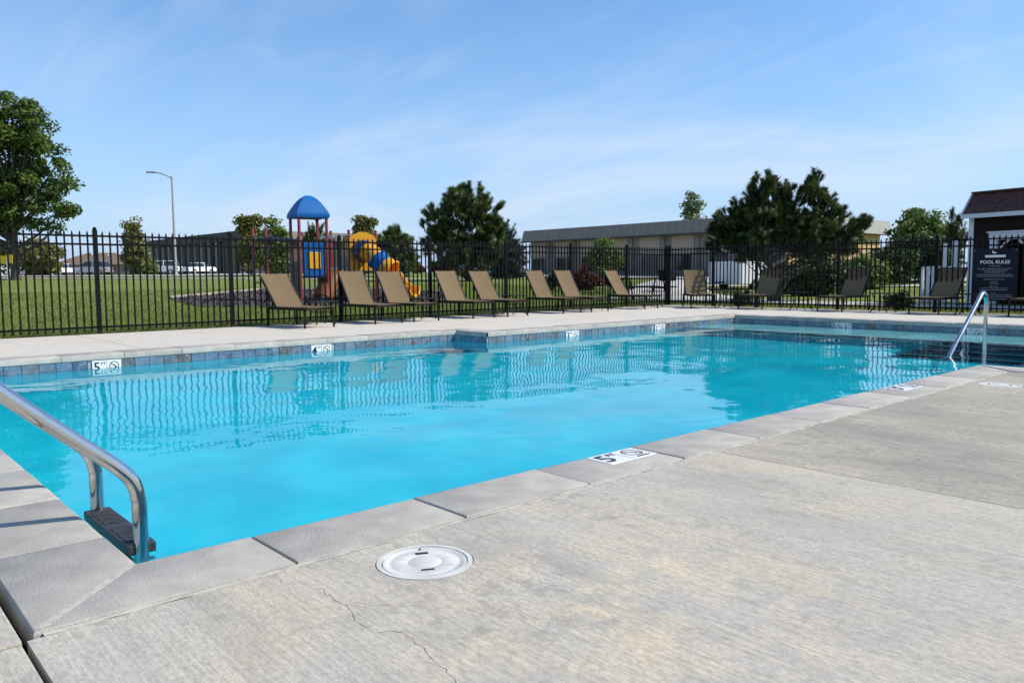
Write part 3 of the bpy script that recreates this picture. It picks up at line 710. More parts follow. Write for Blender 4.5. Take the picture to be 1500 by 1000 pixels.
L1 = make_lounger('brown sling lounger with lower back, leftmost by the lawn fence', 50, .70, LG); L1.location = (5.36, 8.86, -.006); L1.rotation_euler = (0, 0, R(8))
L2 = make_lounger('brown sling lounger just right of the leftmost one, below the tower', 59, .67, LG); L2.location = (6.71, 8.97, -.006); L2.rotation_euler = (0, 0, R(3))
rows = [(7.50, 8.98, 2, 'brown sling lounger in front of the yellow slide exit'), (8.84, 9.0, 4, 'brown sling lounger right of the yellow slide, fourth from left'),
        (9.68, 8.98, 2, 'brown sling lounger in front of the mid pine, fifth from left'), (11.23, 9.0, 3, 'brown sling lounger sixth from left, left one of the pair before the red bush'),
        (12.09, 9.0, 1, 'brown sling lounger seventh from left, right one of the pair before the red bush'), (13.86, 9.0, 4, 'brown sling lounger right of the small green tree, eighth from left'),
        (14.72, 8.20, -42, 'brown lounger facing the camera head-on in the fence corner'),
        (14.95, 7.14, -84, 'shaded lounger in front of the big pine trunks'), (15.0, 5.35, -96, 'shaded lounger below the right side of the big pine'),
        (15.0, 3.52, -95, 'shaded lounger in front of the white vinyl fence'), (15.05, 1.85, -92, 'shaded lounger below the pool rules board at right edge')]
L3 = make_lounger(rows[0][3], 56.5, .68, LG); L3.location = (rows[0][0], rows[0][1], -.006); L3.rotation_euler = (0, 0, R(rows[0][2]))
for i, (x, y, a, lb) in enumerate(rows[1:]): dup(L3 if i in (1, 4, 6, 8) else L2, (x, y, -.006), R(a+random.uniform(-2.5, 2.5)), lb, LG)

# ------------------------------------------------------------------ side tables
def make_table(label):
    t = thing('side_table', label, 'side table', (0, 0, 0), 0, 'low side tables between loungers')
    put('table_top', bevel(MB().box(-.20, .20, -.20, .20, .372, .390).mesh('table_top'), .007, 2), 'frame', t)
    for sx in (-1, 1):
        for sy in (-1, 1):
            put('leg', MB().tube(bezier([(sx*.15, sy*.15, .372), (sx*.115, sy*.115, .22), (sx*.13, sy*.13, .09), (sx*.18, sy*.18, 0)], 4), .011, 8), 'frame', t, smooth=True)
    put('stretcher', MB().bar((-.118, -.118, .20), (.118, .118, .20), .012).bar((-.118, .118, .203), (.118, -.118, .203), .012), 'frame', t)
    return t
T1 = make_table('low dark side table between the two leftmost loungers'); T1.location = (5.83, 9.72, -.006)
for x, y, a, lb in ((7.93, 9.72, 4, 'low dark side table right of the yellow slide exit'), (10.22, 9.7, -3, 'low dark side table below the blue spruce'),
                    (12.88, 9.7, 5, 'low dark side table below the small green tree'), (14.60, 9.55, 2, 'low dark side table left of the corner lounger'),
                    (15.35, 7.95, 8, 'low dark side table beside the fence shrub in the corner'), (15.45, 6.20, 3, 'low dark side table left of the shaded lounger under the pine'),
                    (15.45, 4.45, -6, 'low dark side table beside the dark planter'), (15.5, 2.92, 4, 'low dark side table behind the grab rail')):
    dup(T1, (x, y, -.006), R(a), lb, 'low side tables between loungers')

# ------------------------------------------------------------------ foliage generator
def quads(P, N, U, w, h):
    """leaf diamonds: centres P, normals N, up U (n,3)"""
    S = np.cross(N, U); S /= np.linalg.norm(S, axis=1, keepdims=True)+1e-9
    n = len(P); w = np.asarray(w).reshape(-1, 1); h = np.asarray(h).reshape(-1, 1)
    V = np.stack([P-U*h*.5, P+S*w*.5, P+U*h*.5, P-S*w*.5], 1).reshape(-1, 3)
    return V, n
def mesh_np(name, V, k, m):
    n = len(V)//k; me = bpy.data.meshes.new(name)
    me.vertices.add(len(V)); me.vertices.foreach_set('co', V.astype(np.float32).ravel())
    me.loops.add(len(V)); me.loops.foreach_set('vertex_index', np.arange(len(V), dtype=np.int32))
    me.polygons.add(n); me.polygons.foreach_set('loop_start', np.arange(n, dtype=np.int32)*k); me.polygons.foreach_set('loop_total', np.full(n, k, dtype=np.int32))
    me.update(calc_edges=True); me.materials.append(MT[m]); return me
def unit(a): return a/(np.linalg.norm(a, axis=1, keepdims=True)+1e-9)
def sample_lumps(lumps, n, surf=.55):
    """lumps: (x, y, z, r) metres -> n points biased to the outside, and the outward direction"""
    L = np.array(lumps, float); w = L[:, 3]**2.2; idx = RNG.choice(len(L), n, p=w/w.sum())
    d = unit(RNG.normal(size=(n, 3))); rad = RNG.random(n)**surf
    return L[idx, :3]+d*(rad*L[idx, 3])[:, None]*np.array([1, 1, .92]), d
LAT = np.array([.744, -.668, 0.]); FWD = np.array([.668, .744, 0.])
def to_local(lumps, k, depth=.8):
    """(dx, h, r) in units of k metres across the crown -> 3-d lumps with varied depth"""
    o = []
    for q in lumps:
        dx, h, r = q[:3]; e = (q[3] if len(q) > 3 else RNG.uniform(-depth, depth)*r*.5)
        p = LAT*dx*k+FWD*e*k; o.append((p[0], p[1], h*k, r*k))
    return o
def limbs(tips, trunk, r0, n=None, sag=.15):
    b = MB(); top = trunk[-1]
    for p in tips[:n]:
        f = min(max((p[2]*.62)/max(top[2], .1), .12), .95); i = f*(len(trunk)-1); j = int(i); s = Vector(trunk[j]).lerp(Vector(trunk[min(j+1, len(trunk)-1)]), i-j)
        p = Vector(p); mid = s.lerp(p, .5)+Vector((0, 0, -.06*(p-s).length)); r = r0*(1-.75*f)
        b.tube([s, mid, p], [r, r*.6, r*.18], 5, False)
    return b
def tree(name, label, cat, base, lumps, k, leaf, kind='broad', tips=160, per=110, ls=.14, tr=.22, trunk_h=None, trunkmat='trunk', group=None, trunk_dx=0, surf=.55, cr=.42, nlimb=40, blen=.45, brad=.13, depth=.8, stems=None):
    t = thing(name, label, cat, base, 0, group)
    Ls = to_local(lumps, k, depth); P, d = sample_lumps(Ls, tips, surf)
    H = max(p[2] for p in P); th = trunk_h or H*.8
    dx = LAT*trunk_dx*k
    tp = [Vector((0, 0, -.25)), Vector((dx[0]*.1, dx[1]*.1, th*.25)), Vector((dx[0]*.5+RNG.uniform(-.03, .03)*th, dx[1]*.5, th*.6)), Vector((dx[0], dx[1], th))]
    tp = bezier(tp, 5)
    if th > .05:
        n = len(tp); b = MB().tube(tp, [tr*(1.25 if i == 0 else 1)*(1-.85*i/(n-1)) for i in range(n)], 9)
        for st in (stems or []):
            e = LAT*st[0]*k; b.tube(bezier([(0, 0, -.1), (e[0]*.5, e[1]*.5, st[1]*k*.45), (e[0], e[1], st[1]*k)], 5), [tr*.8*(1-.8*i/10) for i in range(11)], 8)
        put('trunk', b, trunkmat, t, smooth=True)
        if nlimb: put('limbs', limbs(list(P), tp, tr*.5, nlimb), trunkmat, t, smooth=True, kind='stuff')
    if kind == 'broad':
        n = tips*per; C = np.repeat(P, per, 0); off = RNG.normal(size=(n, 3)); off = unit(off)*(RNG.random(n)**.5)[:, None]*cr*np.array([1.15, 1.15, .72])*np.repeat(RNG.uniform(.65, 1.35, tips), per)[:, None]
        Q = C+off; nrm = unit(RNG.normal(size=(n, 3))+np.array([0, 0, .9])+unit(off)*.6); up = unit(np.cross(nrm, RNG.normal(size=(n, 3))))
        s = ls*RNG.uniform(.6, 1.35, n); V, c = quads(Q, nrm, up, s*.75, s); put('crown', mesh_np('crown', V, 4, leaf), None, t)
    else:
        ctr = np.array([[0, 0, H*.45]]); outw = unit(P-ctr*np.array([[1, 1, 1]])); outw[:, 2] = np.maximum(outw[:, 2], -.05)
        if kind == 'pine': bd = unit(outw*.75+np.array([[0, 0, .55]])+RNG.normal(size=P.shape)*.38)
        else: bd = unit((P-np.array([[0, 0, 1]])*P[:, 2:])*1.0+np.array([[0, 0, .12]])+RNG.normal(size=P.shape)*.18)
        n = tips*per; B = np.repeat(P, per, 0); D = np.repeat(bd, per, 0); ln = np.repeat(blen*RNG.uniform(.6, 1.3, tips), per)
        u = RNG.random(n); o = B+D*(ln*(u-.35))[:, None]
        ra = unit(np.cross(D, RNG.normal(size=(n, 3)))); taper = np.where(u > .75, 1.15-.6*(u-.75)/.25, 1.)
        nd = unit(D*.75+ra*.9); nl = brad*1.5*RNG.uniform(.7, 1.2, n)*taper; w = unit(np.cross(nd, ra+D))*(brad*.075)
        V = np.stack([o-w, o+w, o+nd*nl[:, None]], 1).reshape(-1, 3); put('crown', mesh_np('crown', V, 3, leaf), None, t)
        # twig cores
        tw = MB()
        for p, q in zip(P, bd):
            p = Vector(p); q = Vector(q); tw.tube([p-q*blen*.6, p+q*blen*.55], [brad*.16, brad*.06], 4, False)
        put('twigs', tw, trunkmat, t, kind='stuff')
    return t
# ------------------------------------------------------------------ trees (k = metres per drawing unit)
tree('maple_tree', 'tall broad maple tree at the left edge beyond the lawn', 'tree', (7.85, 46.71, terr(7.85, 46.71)),
     [(-4, 232, 44), (30, 214, 40), (-20, 180, 66), (45, 195, 34), (-45, 190, 80), (52, 140, 38), (78, 122, 26), (88, 130, 16), (12, 122, 58), (52, 98, 28), (78, 92, 18), (-60, 115, 80), (-8, 84, 34), (34, 80, 20), (-50, 70, 40), (18, 250, 24), (58, 222, 18), (96, 142, 10), (66, 172, 14)],
     42/1152, 'maple', tips=270, per=190, ls=.165, tr=.27, trunk_h=7.0, cr=.50, nlimb=90, surf=.5)
tree('pine_tree', 'dark pine with upturned tips in the middle of the lawn', 'tree', (27.6, 32.9, terr(27.6, 32.9)),
     [(-5, 105, 32), (-28, 90, 30), (22, 92, 28), (38, 78, 18), (-48, 70, 18), (-30, 55, 34), (12, 55, 40), (-58, 48, 10), (0, 128, 12), (-22, 122, 12), (28, 118, 11), (45, 105, 7), (-50, 98, 11), (-62, 85, 7), (20, 130, 7), (5, 30, 34), (-25, 28, 24), (38, 45, 16)],
     45/1152, 'pine', 'pine', tips=760, per=150, tr=.16, blen=.40, brad=.21, surf=.6, trunk_h=4.4)
tree('spruce_tree', 'grey-blue spruce standing right behind the middle pine', 'tree', (32.6, 35.0, terr(32.6, 35)),
     [(-2, 74, 7), (-2, 62, 12), (-4, 50, 17), (2, 38, 20), (0, 24, 23), (10, 20, 18), (-10, 16, 22), (2, 8, 22)], 50/1152, 'spruce', 'spruce', tips=560, per=100, tr=.12, blen=.6, brad=.18, trunk_h=2.6)
tree('pine_tree', 'small dark pine right of the playground roofs', 'tree', (30.3, 44.2, terr(30.3, 44.2)),
     [(-4, 62, 13), (-12, 50, 16), (10, 46, 15), (0, 35, 22), (18, 28, 12), (-16, 28, 14), (4, 18, 22), (22, 14, 9)], 55/1152, 'pine', 'pine', tips=420, per=100, tr=.15, blen=.6, brad=.22)
tree('pine_tree', 'dark pine tip behind the playground tower posts', 'tree', (27.5, 51.0, terr(27.5, 51)),
     [(0, 62, 10), (12, 66, 9), (-6, 50, 14), (10, 50, 14), (2, 30, 18)], 60/1152, 'pine', 'pine', tips=130, per=90, tr=.12, blen=.6, brad=.17)
tree('pine_tree', 'large spreading dark pine just outside the shallow end fence', 'tree', (19.50, 9.20, terr(19.5, 9.2)),
     [(-20, 150, 26), (-10, 165, 15), (18, 150, 28), (52, 158, 20), (55, 172, 12), (55, 182, 6), (75, 145, 20), (-45, 128, 22), (-75, 118, 16), (-88, 104, 12), (-60, 98, 26), (-20, 110, 40), (30, 108, 45), (75, 110, 34), (105, 100, 22), (125, 110, 12), (132, 120, 7), (98, 132, 12), (110, 80, 18), (-85, 82, 12), (-35, 78, 24), (50, 78, 30), (85, 78, 22), (-8, 180, 8), (-28, 176, 8)],
     22/1152, 'pine_dark', 'pine', tips=1450, per=140, tr=.10, blen=.20, brad=.105, trunk_h=1.5, trunk_dx=-8, surf=.62, nlimb=90, stems=[(45, 75), (25, 80), (-25, 70)], depth=1.2)
tree('young_tree', 'sparse pale tree showing above the long grey roof', 'tree', (66.8, 45.2, terr(66.8, 45.2)),
     [(0, 106, 9), (-8, 98, 8), (9, 98, 8), (0, 90, 12), (-4, 80, 12), (6, 78, 10), (0, 60, 12)], 80/1152, 'palegreen', tips=60, per=26, ls=.28, tr=.08, cr=.55, trunkmat='trunk_grey', nlimb=30)
tree('young_tree', 'small green tree with thin pale trunk beside the red bush', 'tree', (23.6, 19.06, terr(23.6, 19.06)),
     [(0, 68, 12), (-6, 56, 14), (10, 52, 14), (-14, 44, 10), (20, 44, 9), (4, 40, 16), (0, 74, 6)], 32/1152, 'green', tips=80, per=60, ls=.11, tr=.035, cr=.24, trunkmat='trunk_grey', nlimb=30)
for lb, b, lm, kk, lf in (('yellowing tree left of the street lamp', (24.6, 83.0), [(-6, 70, 9), (6, 66, 8), (-2, 52, 14), (4, 36, 16), (-8, 24, 14), (10, 18, 13), (0, 78, 5)], 80/1152, 'yellowgreen'),
                          ('spiky yellowing tree behind the red climbing posts', (25.7, 57.7), [(0, 78, 9), (-10, 80, 7), (10, 76, 8), (-2, 62, 13), (2, 44, 15), (-6, 26, 15), (6, 20, 14)], 62/1152, 'yellowgreen'),
                          ('narrow green tree behind the overhead climbing bars', (25.3, 52.7), [(0, 76, 6), (-2, 62, 10), (8, 58, 9), (2, 44, 14), (-4, 28, 15), (6, 16, 14)], 58/1152, 'green'),
                          ('yellow topped tree behind the yellow playground panel', (36.7, 58.6), [(-7, 78, 7), (8, 76, 6), (-4, 62, 10), (4, 48, 13), (0, 30, 14)], 70/1152, 'yellowgreen'),
                          ('leafy tree far right, left of a pair behind the fence', (43.6, 14.9), [(0, 78, 20), (-14, 62, 20), (14, 66, 18), (0, 45, 28), (-18, 30, 20), (18, 30, 20), (6, 94, 8), (-8, 92, 7)], 42/1152, 'green'),
                          ('rounded leafy tree far right beside the clubhouse', (41.8, 13.5), [(0, 80, 20), (-16, 66, 20), (16, 64, 20), (0, 48, 30), (20, 34, 20), (-20, 34, 20)], 40/1152, 'green')):
    tree('leafy_tree', lb, 'tree', (*b, terr(*b)), lm, kk, lf, tips=130, per=60, ls=.17 if kk < .045 else .26, tr=.10, cr=.5 if kk > .045 else .38, nlimb=30)
for lb, b, lm, kk in (('dark pine left of the clubhouse roof', (38.5, 11.06), [(-4, 96, 7), (4, 84, 12), (-4, 70, 14), (6, 56, 15), (0, 40, 18), (-6, 20, 18)], 36/1152),
                      ('three pine tips showing above the clubhouse ridge', (31.0, 6.4), [(-14, 120, 5), (2, 118, 5), (20, 122, 6), (24, 128, 4), (8, 105, 14), (-12, 104, 9), (0, 80, 24), (4, 50, 24)], 28/1152),
                      ('tall pine tip at the right edge above the clubhouse', (31.0, 2.9), [(0, 186, 7), (4, 172, 9), (2, 130, 10), (-8, 128, 5), (10, 110, 20), (6, 80, 26), (6, 50, 26)], 28/1152)):
    tree('pine_tree', lb, 'tree', (*b, terr(*b)), lm, kk, 'pine_dark', 'pine', tips=190, per=100, tr=.10, blen=.4, brad=.12)
# shrubs
def shrub(label, b, lm, kk, lf, tips=70, per=60, ls=.10, cr=.25, cat='shrub', name='shrub', z=None, group=None):
    return tree(name, label, cat, (*b, terr(*b) if z is None else z), lm, kk, lf, tips=tips, per=per, ls=ls, tr=.03, trunk_h=.3, cr=cr, nlimb=12, group=group)
shrub('big rounded red bush left of the small green tree', (24.5, 20.9), [(-12, 18, 12), (0, 20, 15), (12, 17, 12), (-18, 10, 9), (18, 9, 9), (0, 9, 16)], 34/1152, 'redleaf', 110, 70, .10, .22)
shrub('smaller red bush right of the small green tree', (28.3, 22.98), [(0, 14, 9), (-5, 8, 8), (5, 8, 8)], 38/1152, 'redleaf', 50, 60, .11, .24)
shrub('dark green bush touching the big red bush', (23.5, 21.9), [(0, 14, 10), (6, 18, 8), (-6, 8, 9)], 35/1152, 'hedge', 50, 60, .10, .22)
shrub('far red bush left of the fence post before the middle pine', (42.4, 60.2), [(-8, 9, 8), (0, 11, 8), (8, 9, 7), (14, 6, 5)], 75/1152, 'redleaf', 60, 50, .24, .45)
shrub('far red bush just left of the middle pine', (44.6, 58.3), [(-6, 9, 7), (2, 10, 7), (10, 8, 7)], 75/1152, 'redleaf', 60, 50, .24, .45)
for lb, b, kk, lm, lf in (('dark hedge directly behind the big pine trunks', (26.6, 12.3), 29/1152, [(-24, 20, 18), (0, 24, 20), (22, 22, 18), (-12, 10, 16), (12, 10, 16)], 'hedge'),
                      ('dark round hedge right of the big pine trunks', (25.2, 10.9), 27/1152, [(-20, 26, 18), (4, 34, 20), (24, 26, 18), (-10, 10, 18), (12, 10, 18)], 'hedge'),
                      ('tall dark bush below the yellow brick corner', (28.7, 11.8), 30/1152, [(-18, 26, 16), (0, 32, 18), (20, 28, 18), (-10, 10, 18), (12, 10, 18)], 'hedge'),
                      ('bright green bush below the pale roof end', (30.4, 11.6), 31/1152, [(-14, 26, 14), (4, 36, 15), (18, 26, 14), (-6, 14, 16), (10, 12, 16)], 'green'),
                      ('dark bushes behind the second shaded lounger', (33.2, 11.8), 33/1152, [(-22, 36, 18), (0, 42, 20), (22, 40, 18), (-14, 16, 18), (14, 20, 18)], 'hedge'),
                      ('dark hedge row left of the white vinyl fence', (36.3, 11.7), 35/1152, [(-24, 44, 20), (0, 50, 22), (24, 48, 22), (-12, 22, 20), (14, 24, 20), (36, 30, 18)], 'hedge')):
    shrub(lb, b, lm, kk, lf, 130, 60, .13, .30)
shrub('sprawling green shrub on the fence corner beside the big pine', (16.55, 8.30), [(-6, 16, 9), (6, 18, 9), (0, 10, 12), (12, 10, 8), (-12, 8, 8)], 17.5/1152, 'hedge', 50, 60, .045, .10, z=-.02)
shrub('leafy shrub outside the fence below the far hedge', (16.6, 4.62), [(-8, 16, 9), (4, 20, 9), (0, 10, 12), (12, 12, 8)], 17/1152, 'hedge', 50, 60, .045, .10, z=-.02)
for i, (lb, b, lm, lf) in enumerate((('yellow-green bush behind the maple trunk', (12.5, 64), [(-30, 22, 18), (-8, 28, 18), (16, 24, 16), (-6, 10, 18)], 'yellowgreen'),
                                     ('dark hedge far left behind the maple', (10.5, 78), [(-50, 22, 22), (-20, 24, 22), (10, 22, 20), (36, 20, 18)], 'hedge'),
                                     ('small green bush right of the brown roofed house', (28.3, 93), [(-8, 10, 9), (4, 14, 9), (10, 8, 8)], 'green'))):
    shrub(lb, b, lm, math.hypot(b[0]+.6, b[1]+2.3)/1152, lf, 110, 60, .26, .6)

# ------------------------------------------------------------------ paths and beds
ribbon('sidewalk', [(-30, 74), (-4, 62), (10.5, 50.3), (22, 42.6), (34, 33.5), (44, 26)], 1.5, 'concrete_path', .03)
ribbon('driveway', [(-40, 92), (-12, 76), (8, 62), (24, 60), (36, 92)], 7, 'road', .05)
ribbon('driveway', [(20, 120), (34, 100), (46, 88)], 16, 'road', .04)
ribbon('footpath', [(17.6, -6), (18.3, 2), (19.4, 8.0), (19.6, 12), (18.6, 16.5)], 2.2, 'concrete_path', .035)
ribbon('footpath', [(19.5, 11.5), (24, 16.0), (30, 20.5), (36, 24)], 3.2, 'concrete_path', .045)
ribbon('footpath', [(36, 2), (33, 10.5), (31.6, 15.2), (30, 20)], 1.3, 'concrete_path', .04)
ribbon('parking_apron', [(39.2, 8), (39.2, 22), (39.2, 48)], 4.5, 'road', .05)
bed = [(7.3, 19.2), (9.0, 17.2), (11.4, 16.2), (14.5, 17.2), (18, 22.0), (18, 26), (13, 28), (8, 23.6)]
def bed_mesh(poly):
    bm = bmesh.new(); vs = [bm.verts.new((x, y, 0)) for x, y in poly]; bm.faces.new(vs); bmesh.ops.triangulate(bm, faces=bm.faces)
    for _ in range(4): bmesh.ops.subdivide_edges(bm, edges=bm.edges, cuts=1, use_grid_fill=True)
    for v in bm.verts: v.co.z = terr(v.co.x, v.co.y)+.045+random.uniform(-.02, .02)
    me = bpy.data.meshes.new('mulch_bed'); bm.to_mesh(me); bm.free(); return me
mulch = struct('mulch_bed', bed_mesh(bed), 'mulch')
for a, b in list(zip(bed, bed[1:]+bed[:1]))[4:7]:
    n = max(1, int(math.hypot(b[0]-a[0], b[1]-a[1])/1.3))
    for k in range(n):
        p = [a[0]+(b[0]-a[0])*k/n, a[1]+(b[1]-a[1])*k/n]; q = [a[0]+(b[0]-a[0])*(k+1)/n, a[1]+(b[1]-a[1])*(k+1)/n]
        put('border_timber', MB().bar((*p, terr(*p)+.05), (q[0]-(q[0]-p[0])*.01, q[1]-(q[1]-p[1])*.01, terr(*q)+.05), .12, .12), 'timber', mulch)
def inpoly(x, y, poly):
    c = np.zeros(len(x), bool); n = len(poly)
    for i in range(n):
        (x0, y0), (x1, y1) = poly[i], poly[i-1]
        c ^= ((y0 > y) != (y1 > y)) & (x < (x1-x0)*(y-y0)/(y1-y0+1e-12)+x0)
    return c
terrv = np.vectorize(terr)
# mulch chips
n = 9000; x = RNG.uniform(6, 18.5, n); y = RNG.uniform(13, 28.5, n); k = inpoly(x, y, bed); x, y = x[k], y[k]; n = len(x)
P = np.stack([x, y, terrv(x, y)+.06+RNG.uniform(0, .03, n)], 1); N = unit(RNG.normal(size=(n, 3))+np.array([0, 0, 1.])); U_ = unit(np.cross(N, RNG.normal(size=(n, 3))))
V, c = quads(P, N, U_, RNG.uniform(.03, .06, n), RNG.uniform(.08, .16, n)); put('mulch_chips', mesh_np('mulch_chips', V, 4, 'mulch'), None, None, kind='stuff', label='dark shredded bark mulch covering the playground bed', category='mulch')
# grass blades on the lawn next to the fence
def blades(n, gen, hmin, hmax, w):
    x, y = gen(n); k = ~inpoly(x, y, bed) & ~((x < DX1) & (y < DY1)); x, y = x[k], y[k]; n = len(x)
    z = terrv(x, y); a = RNG.uniform(0, 2*np.pi, n); h = RNG.uniform(hmin, hmax, n); ln = RNG.normal(0, .5, (n, 2))*h[:, None]
    o = np.stack([x, y, z-.005], 1); s = np.stack([np.cos(a), np.sin(a), 0*a], 1)*(w*RNG.uniform(.6, 1.3, n))[:, None]; t = o+np.stack([ln[:, 0], ln[:, 1], h], 1)
    return np.stack([o-s, o+s, t], 1).reshape(-1, 3)
V = np.concatenate([
    blades(70000, lambda n: (RNG.uniform(.5, 16.5, n), DY1+.02+RNG.random(n)**1.6*6), .03, .085, .006),
    blades(90000, lambda n: (RNG.uniform(-2, 26, n), 14+RNG.random(n)**1.3*16), .04, .09, .012),
    blades(30000, lambda n: (DX1+.02+RNG.random(n)*5, RNG.uniform(-1, 14, n)), .03, .08, .008)])
put('grass', mesh_np('grass', V, 3, 'blade'), None, None, kind='stuff', label='short mown grass blades growing beyond the fence', category='grass')
# ragged dark soil edge between deck and lawn
V = blades(5000, lambda n: (RNG.uniform(0, 16, n), DY1+RNG.random(n)*.16), .01, .06, .012)
put('edge_litter', mesh_np('edge_litter', V, 3, 'mulch'), None, None, kind='stuff', label='dark soil and litter along the deck edge under the fence', category='soil')
# sunlight reaches what stands under water through the refracting surface
for o in bpy.data.objects:
    if o.type == 'MESH' and (o.parent in (basin, lad, gr, tilewall) or o is basin or (o.parent and o.parent.name.startswith('depth_marker'))): o.cycles.is_caustics_receiver = True

# ------------------------------------------------------------------ playground
PZ = .06
play = thing('playground_set', 'maroon, blue and yellow playground tower with tube slide behind the fence', 'playground', (10.85, 19.66, terr(10.85, 19.66)), R(-41.93))
def post(a, b, z, r=.045): put('post', MB().tube([(a, b, -.2), (a, b, z-.02), (a, b, z)], [r, r, r*.8], 12), 'play_red', play, smooth=True)
TW = [(-.13, -.575), (.58, -.135), (.13, .575), (-.58, .135)]     # tower posts: front, right, back, left
for a, b in TW: post(a, b, 2.62)
for a, b in ((-1.79, .30), (-1.17, -.40), (.98, 1.15), (1.76, 1.55), (1.28, 2.1), (.30, 1.62)): post(a, b, 2.26)
def roof():
    V = []; F = []; prof = [(1.17, 2.54), (1.20, 2.60), (1.17, 2.68), (.98, 2.83), (.72, 3.01), (.45, 3.14), (.20, 3.21), (.03, 3.225)]
    for s, z in prof:
        for i in range(4):
            p = Vector(TW[i])*s; V.append((p.x, p.y, z))
    for k in range(len(prof)-1): F += [(k*4+i, k*4+(i+1) % 4, (k+1)*4+(i+1) % 4, (k+1)*4+i) for i in range(4)]
    F.append(tuple((len(prof)-1)*4+i for i in range(4))); F.append((3, 2, 1, 0)); return MB().add(V, F)
put('roof', roof(), 'play_blue', play, smooth=True)
def face(i, u0, u1, z0, z1, off=.0, th=.03):
    a = Vector((*TW[i], 0)); b = Vector((*TW[(i+1) % 4], 0)); d = b-a; n = Vector((d.y, -d.x, 0)).normalized()
    return MB().extrude([(u0, z0), (u1, z0), (u1, z1), (u0, z1)], a+n*off, d, (0, 0, 1), n*th)
pn = put('activity_panel', bevel(face(0, .10, .90, .80, 1.80).mesh('activity_panel'), .02, 2), 'play_blue', play)
for u in (.24, .50, .76): put('panel_rib', face(0, u-.02, u+.02, .84, 1.76, .028, .012), 'play_blue', pn)
for u0, u1 in ((.27, .475), (.525, .73)): put('yellow_insert', bevel(face(0, u0, u1, 1.02, 1.52, .03, .03).mesh('yellow_insert'), .01, 1), 'play_yellow', pn)
put('deck', MB().prism([(x*.98, y*.98) for x, y in TW], .74, .80), 'play_grey', play)
put('deck', MB().prism([(.95, 1.15), (1.76, 1.52), (1.28, 2.1), (.40, 1.6)], .88, .94), 'play_grey', play)
# overhead ladder to the climbing posts
for s in (0, 1):
    A = ((-1.79, .30), (-1.17, -.40))[s]; B = (TW[3], TW[0])[s]
    put('overhead_rail', MB().tube([(*A, 2.0), (*B, 1.86)], .026, 8), 'bar_blue', play, smooth=True)
for k in range(1, 8):
    u = k/8; p = Vector((-1.79, .30, 2.0)).lerp(Vector((*TW[3], 1.86)), u); q = Vector((-1.17, -.40, 2.0)).lerp(Vector((*TW[0], 1.86)), u)
    put('rung', MB().tube([p, q], .017, 6), 'bar_blue', play, smooth=True)
for z in (.3, .62): put('access_rung', MB().tube([(-1.79, .30, z), (-1.17, -.40, z)], .017, 6), 'play_grey', play)
# curved climber and solid wall on the shaded left face
put('climbing_wall', bevel(face(3, .12, .92, .15, 1.25, -.01, .06).mesh('climbing_wall'), .03, 2), 'play_grey', play)
for k in range(6): put('climber_loop', MB().tube(bezier([(-.40-.05*k, -.42-.04*k, .12+.16*k), (-.58-.03*k, -.62+.03*k, .2+.17*k), (-.62+.02*k, -.20+.03*k, .28+.17*k)], 4), .016, 6), 'play_grey', play, smooth=True)
# bridge
for k in range(9):
    u = (k+.5)/9; a = Vector((*TW[1], .80)).lerp(Vector((.98, 1.15, .94)), u); b = Vector((*TW[2], .80)).lerp(Vector((.30, 1.62, .94)), u)
    put('bridge_plank', MB().bar(a, b, .13, .035), 'play_grey', play)
for P, Q in (((*TW[1], 0), (.98, 1.15, 0)), ((*TW[2], 0), (.30, 1.62, 0))):
    P, Q = Vector(P), Vector(Q)
    put('bridge_rail', MB().tube([P+Vector((0, 0, 1.92)), P.lerp(Q, .5)+Vector((0, 0, 2.04)), Q+Vector((0, 0, 2.10))], .022, 8), 'bar_blue', play, smooth=True)
    put('bridge_rail', MB().tube([P+Vector((0, 0, 1.0)), Q+Vector((0, 0, 1.12))], .018, 8), 'bar_blue', play, smooth=True)
    for k in range(1, 8): p = P.lerp(Q, k/8); put('bridge_baluster', MB().tube([p+Vector((0, 0, 1.0+.015*k)), p+Vector((0, 0, 1.93+.022*k))], .012, 6), 'play_grey', play)
# scalloped yellow wall panel with the tube mouth
def scallop():
    o = [(0, .98), (.86, .98), (.86, 1.95)]
    for k in range(13):
        u = k/12; o.append((.86-.86*u, 1.98+.20*math.sin(math.pi*u)**.7+.022*abs(math.sin(u*math.pi*4))))
    return o
d = Vector((1.76-.98, 1.55-1.15, 0)); L_ = d.length; d.normalize(); nrm = Vector((d.y, -d.x, 0))
put('scalloped_panel', MB().extrude(scallop(), Vector((.98, 1.15, 0)), d*L_/.86, (0, 0, 1), nrm*.05), 'play_yellow', play)
d2 = Vector((.30-.98, 1.62-1.15, 0)); put('scalloped_panel', MB().extrude([(0, 1.65), (.28, 1.65), (.28, 2.0), (.2, 2.06), (.1, 2.09), (0, 2.1)], Vector((.98, 1.15, 0)), d2, (0, 0, 1), Vector((d2.y, -d2.x, 0)).normalized()*-.05), 'play_yellow', play)
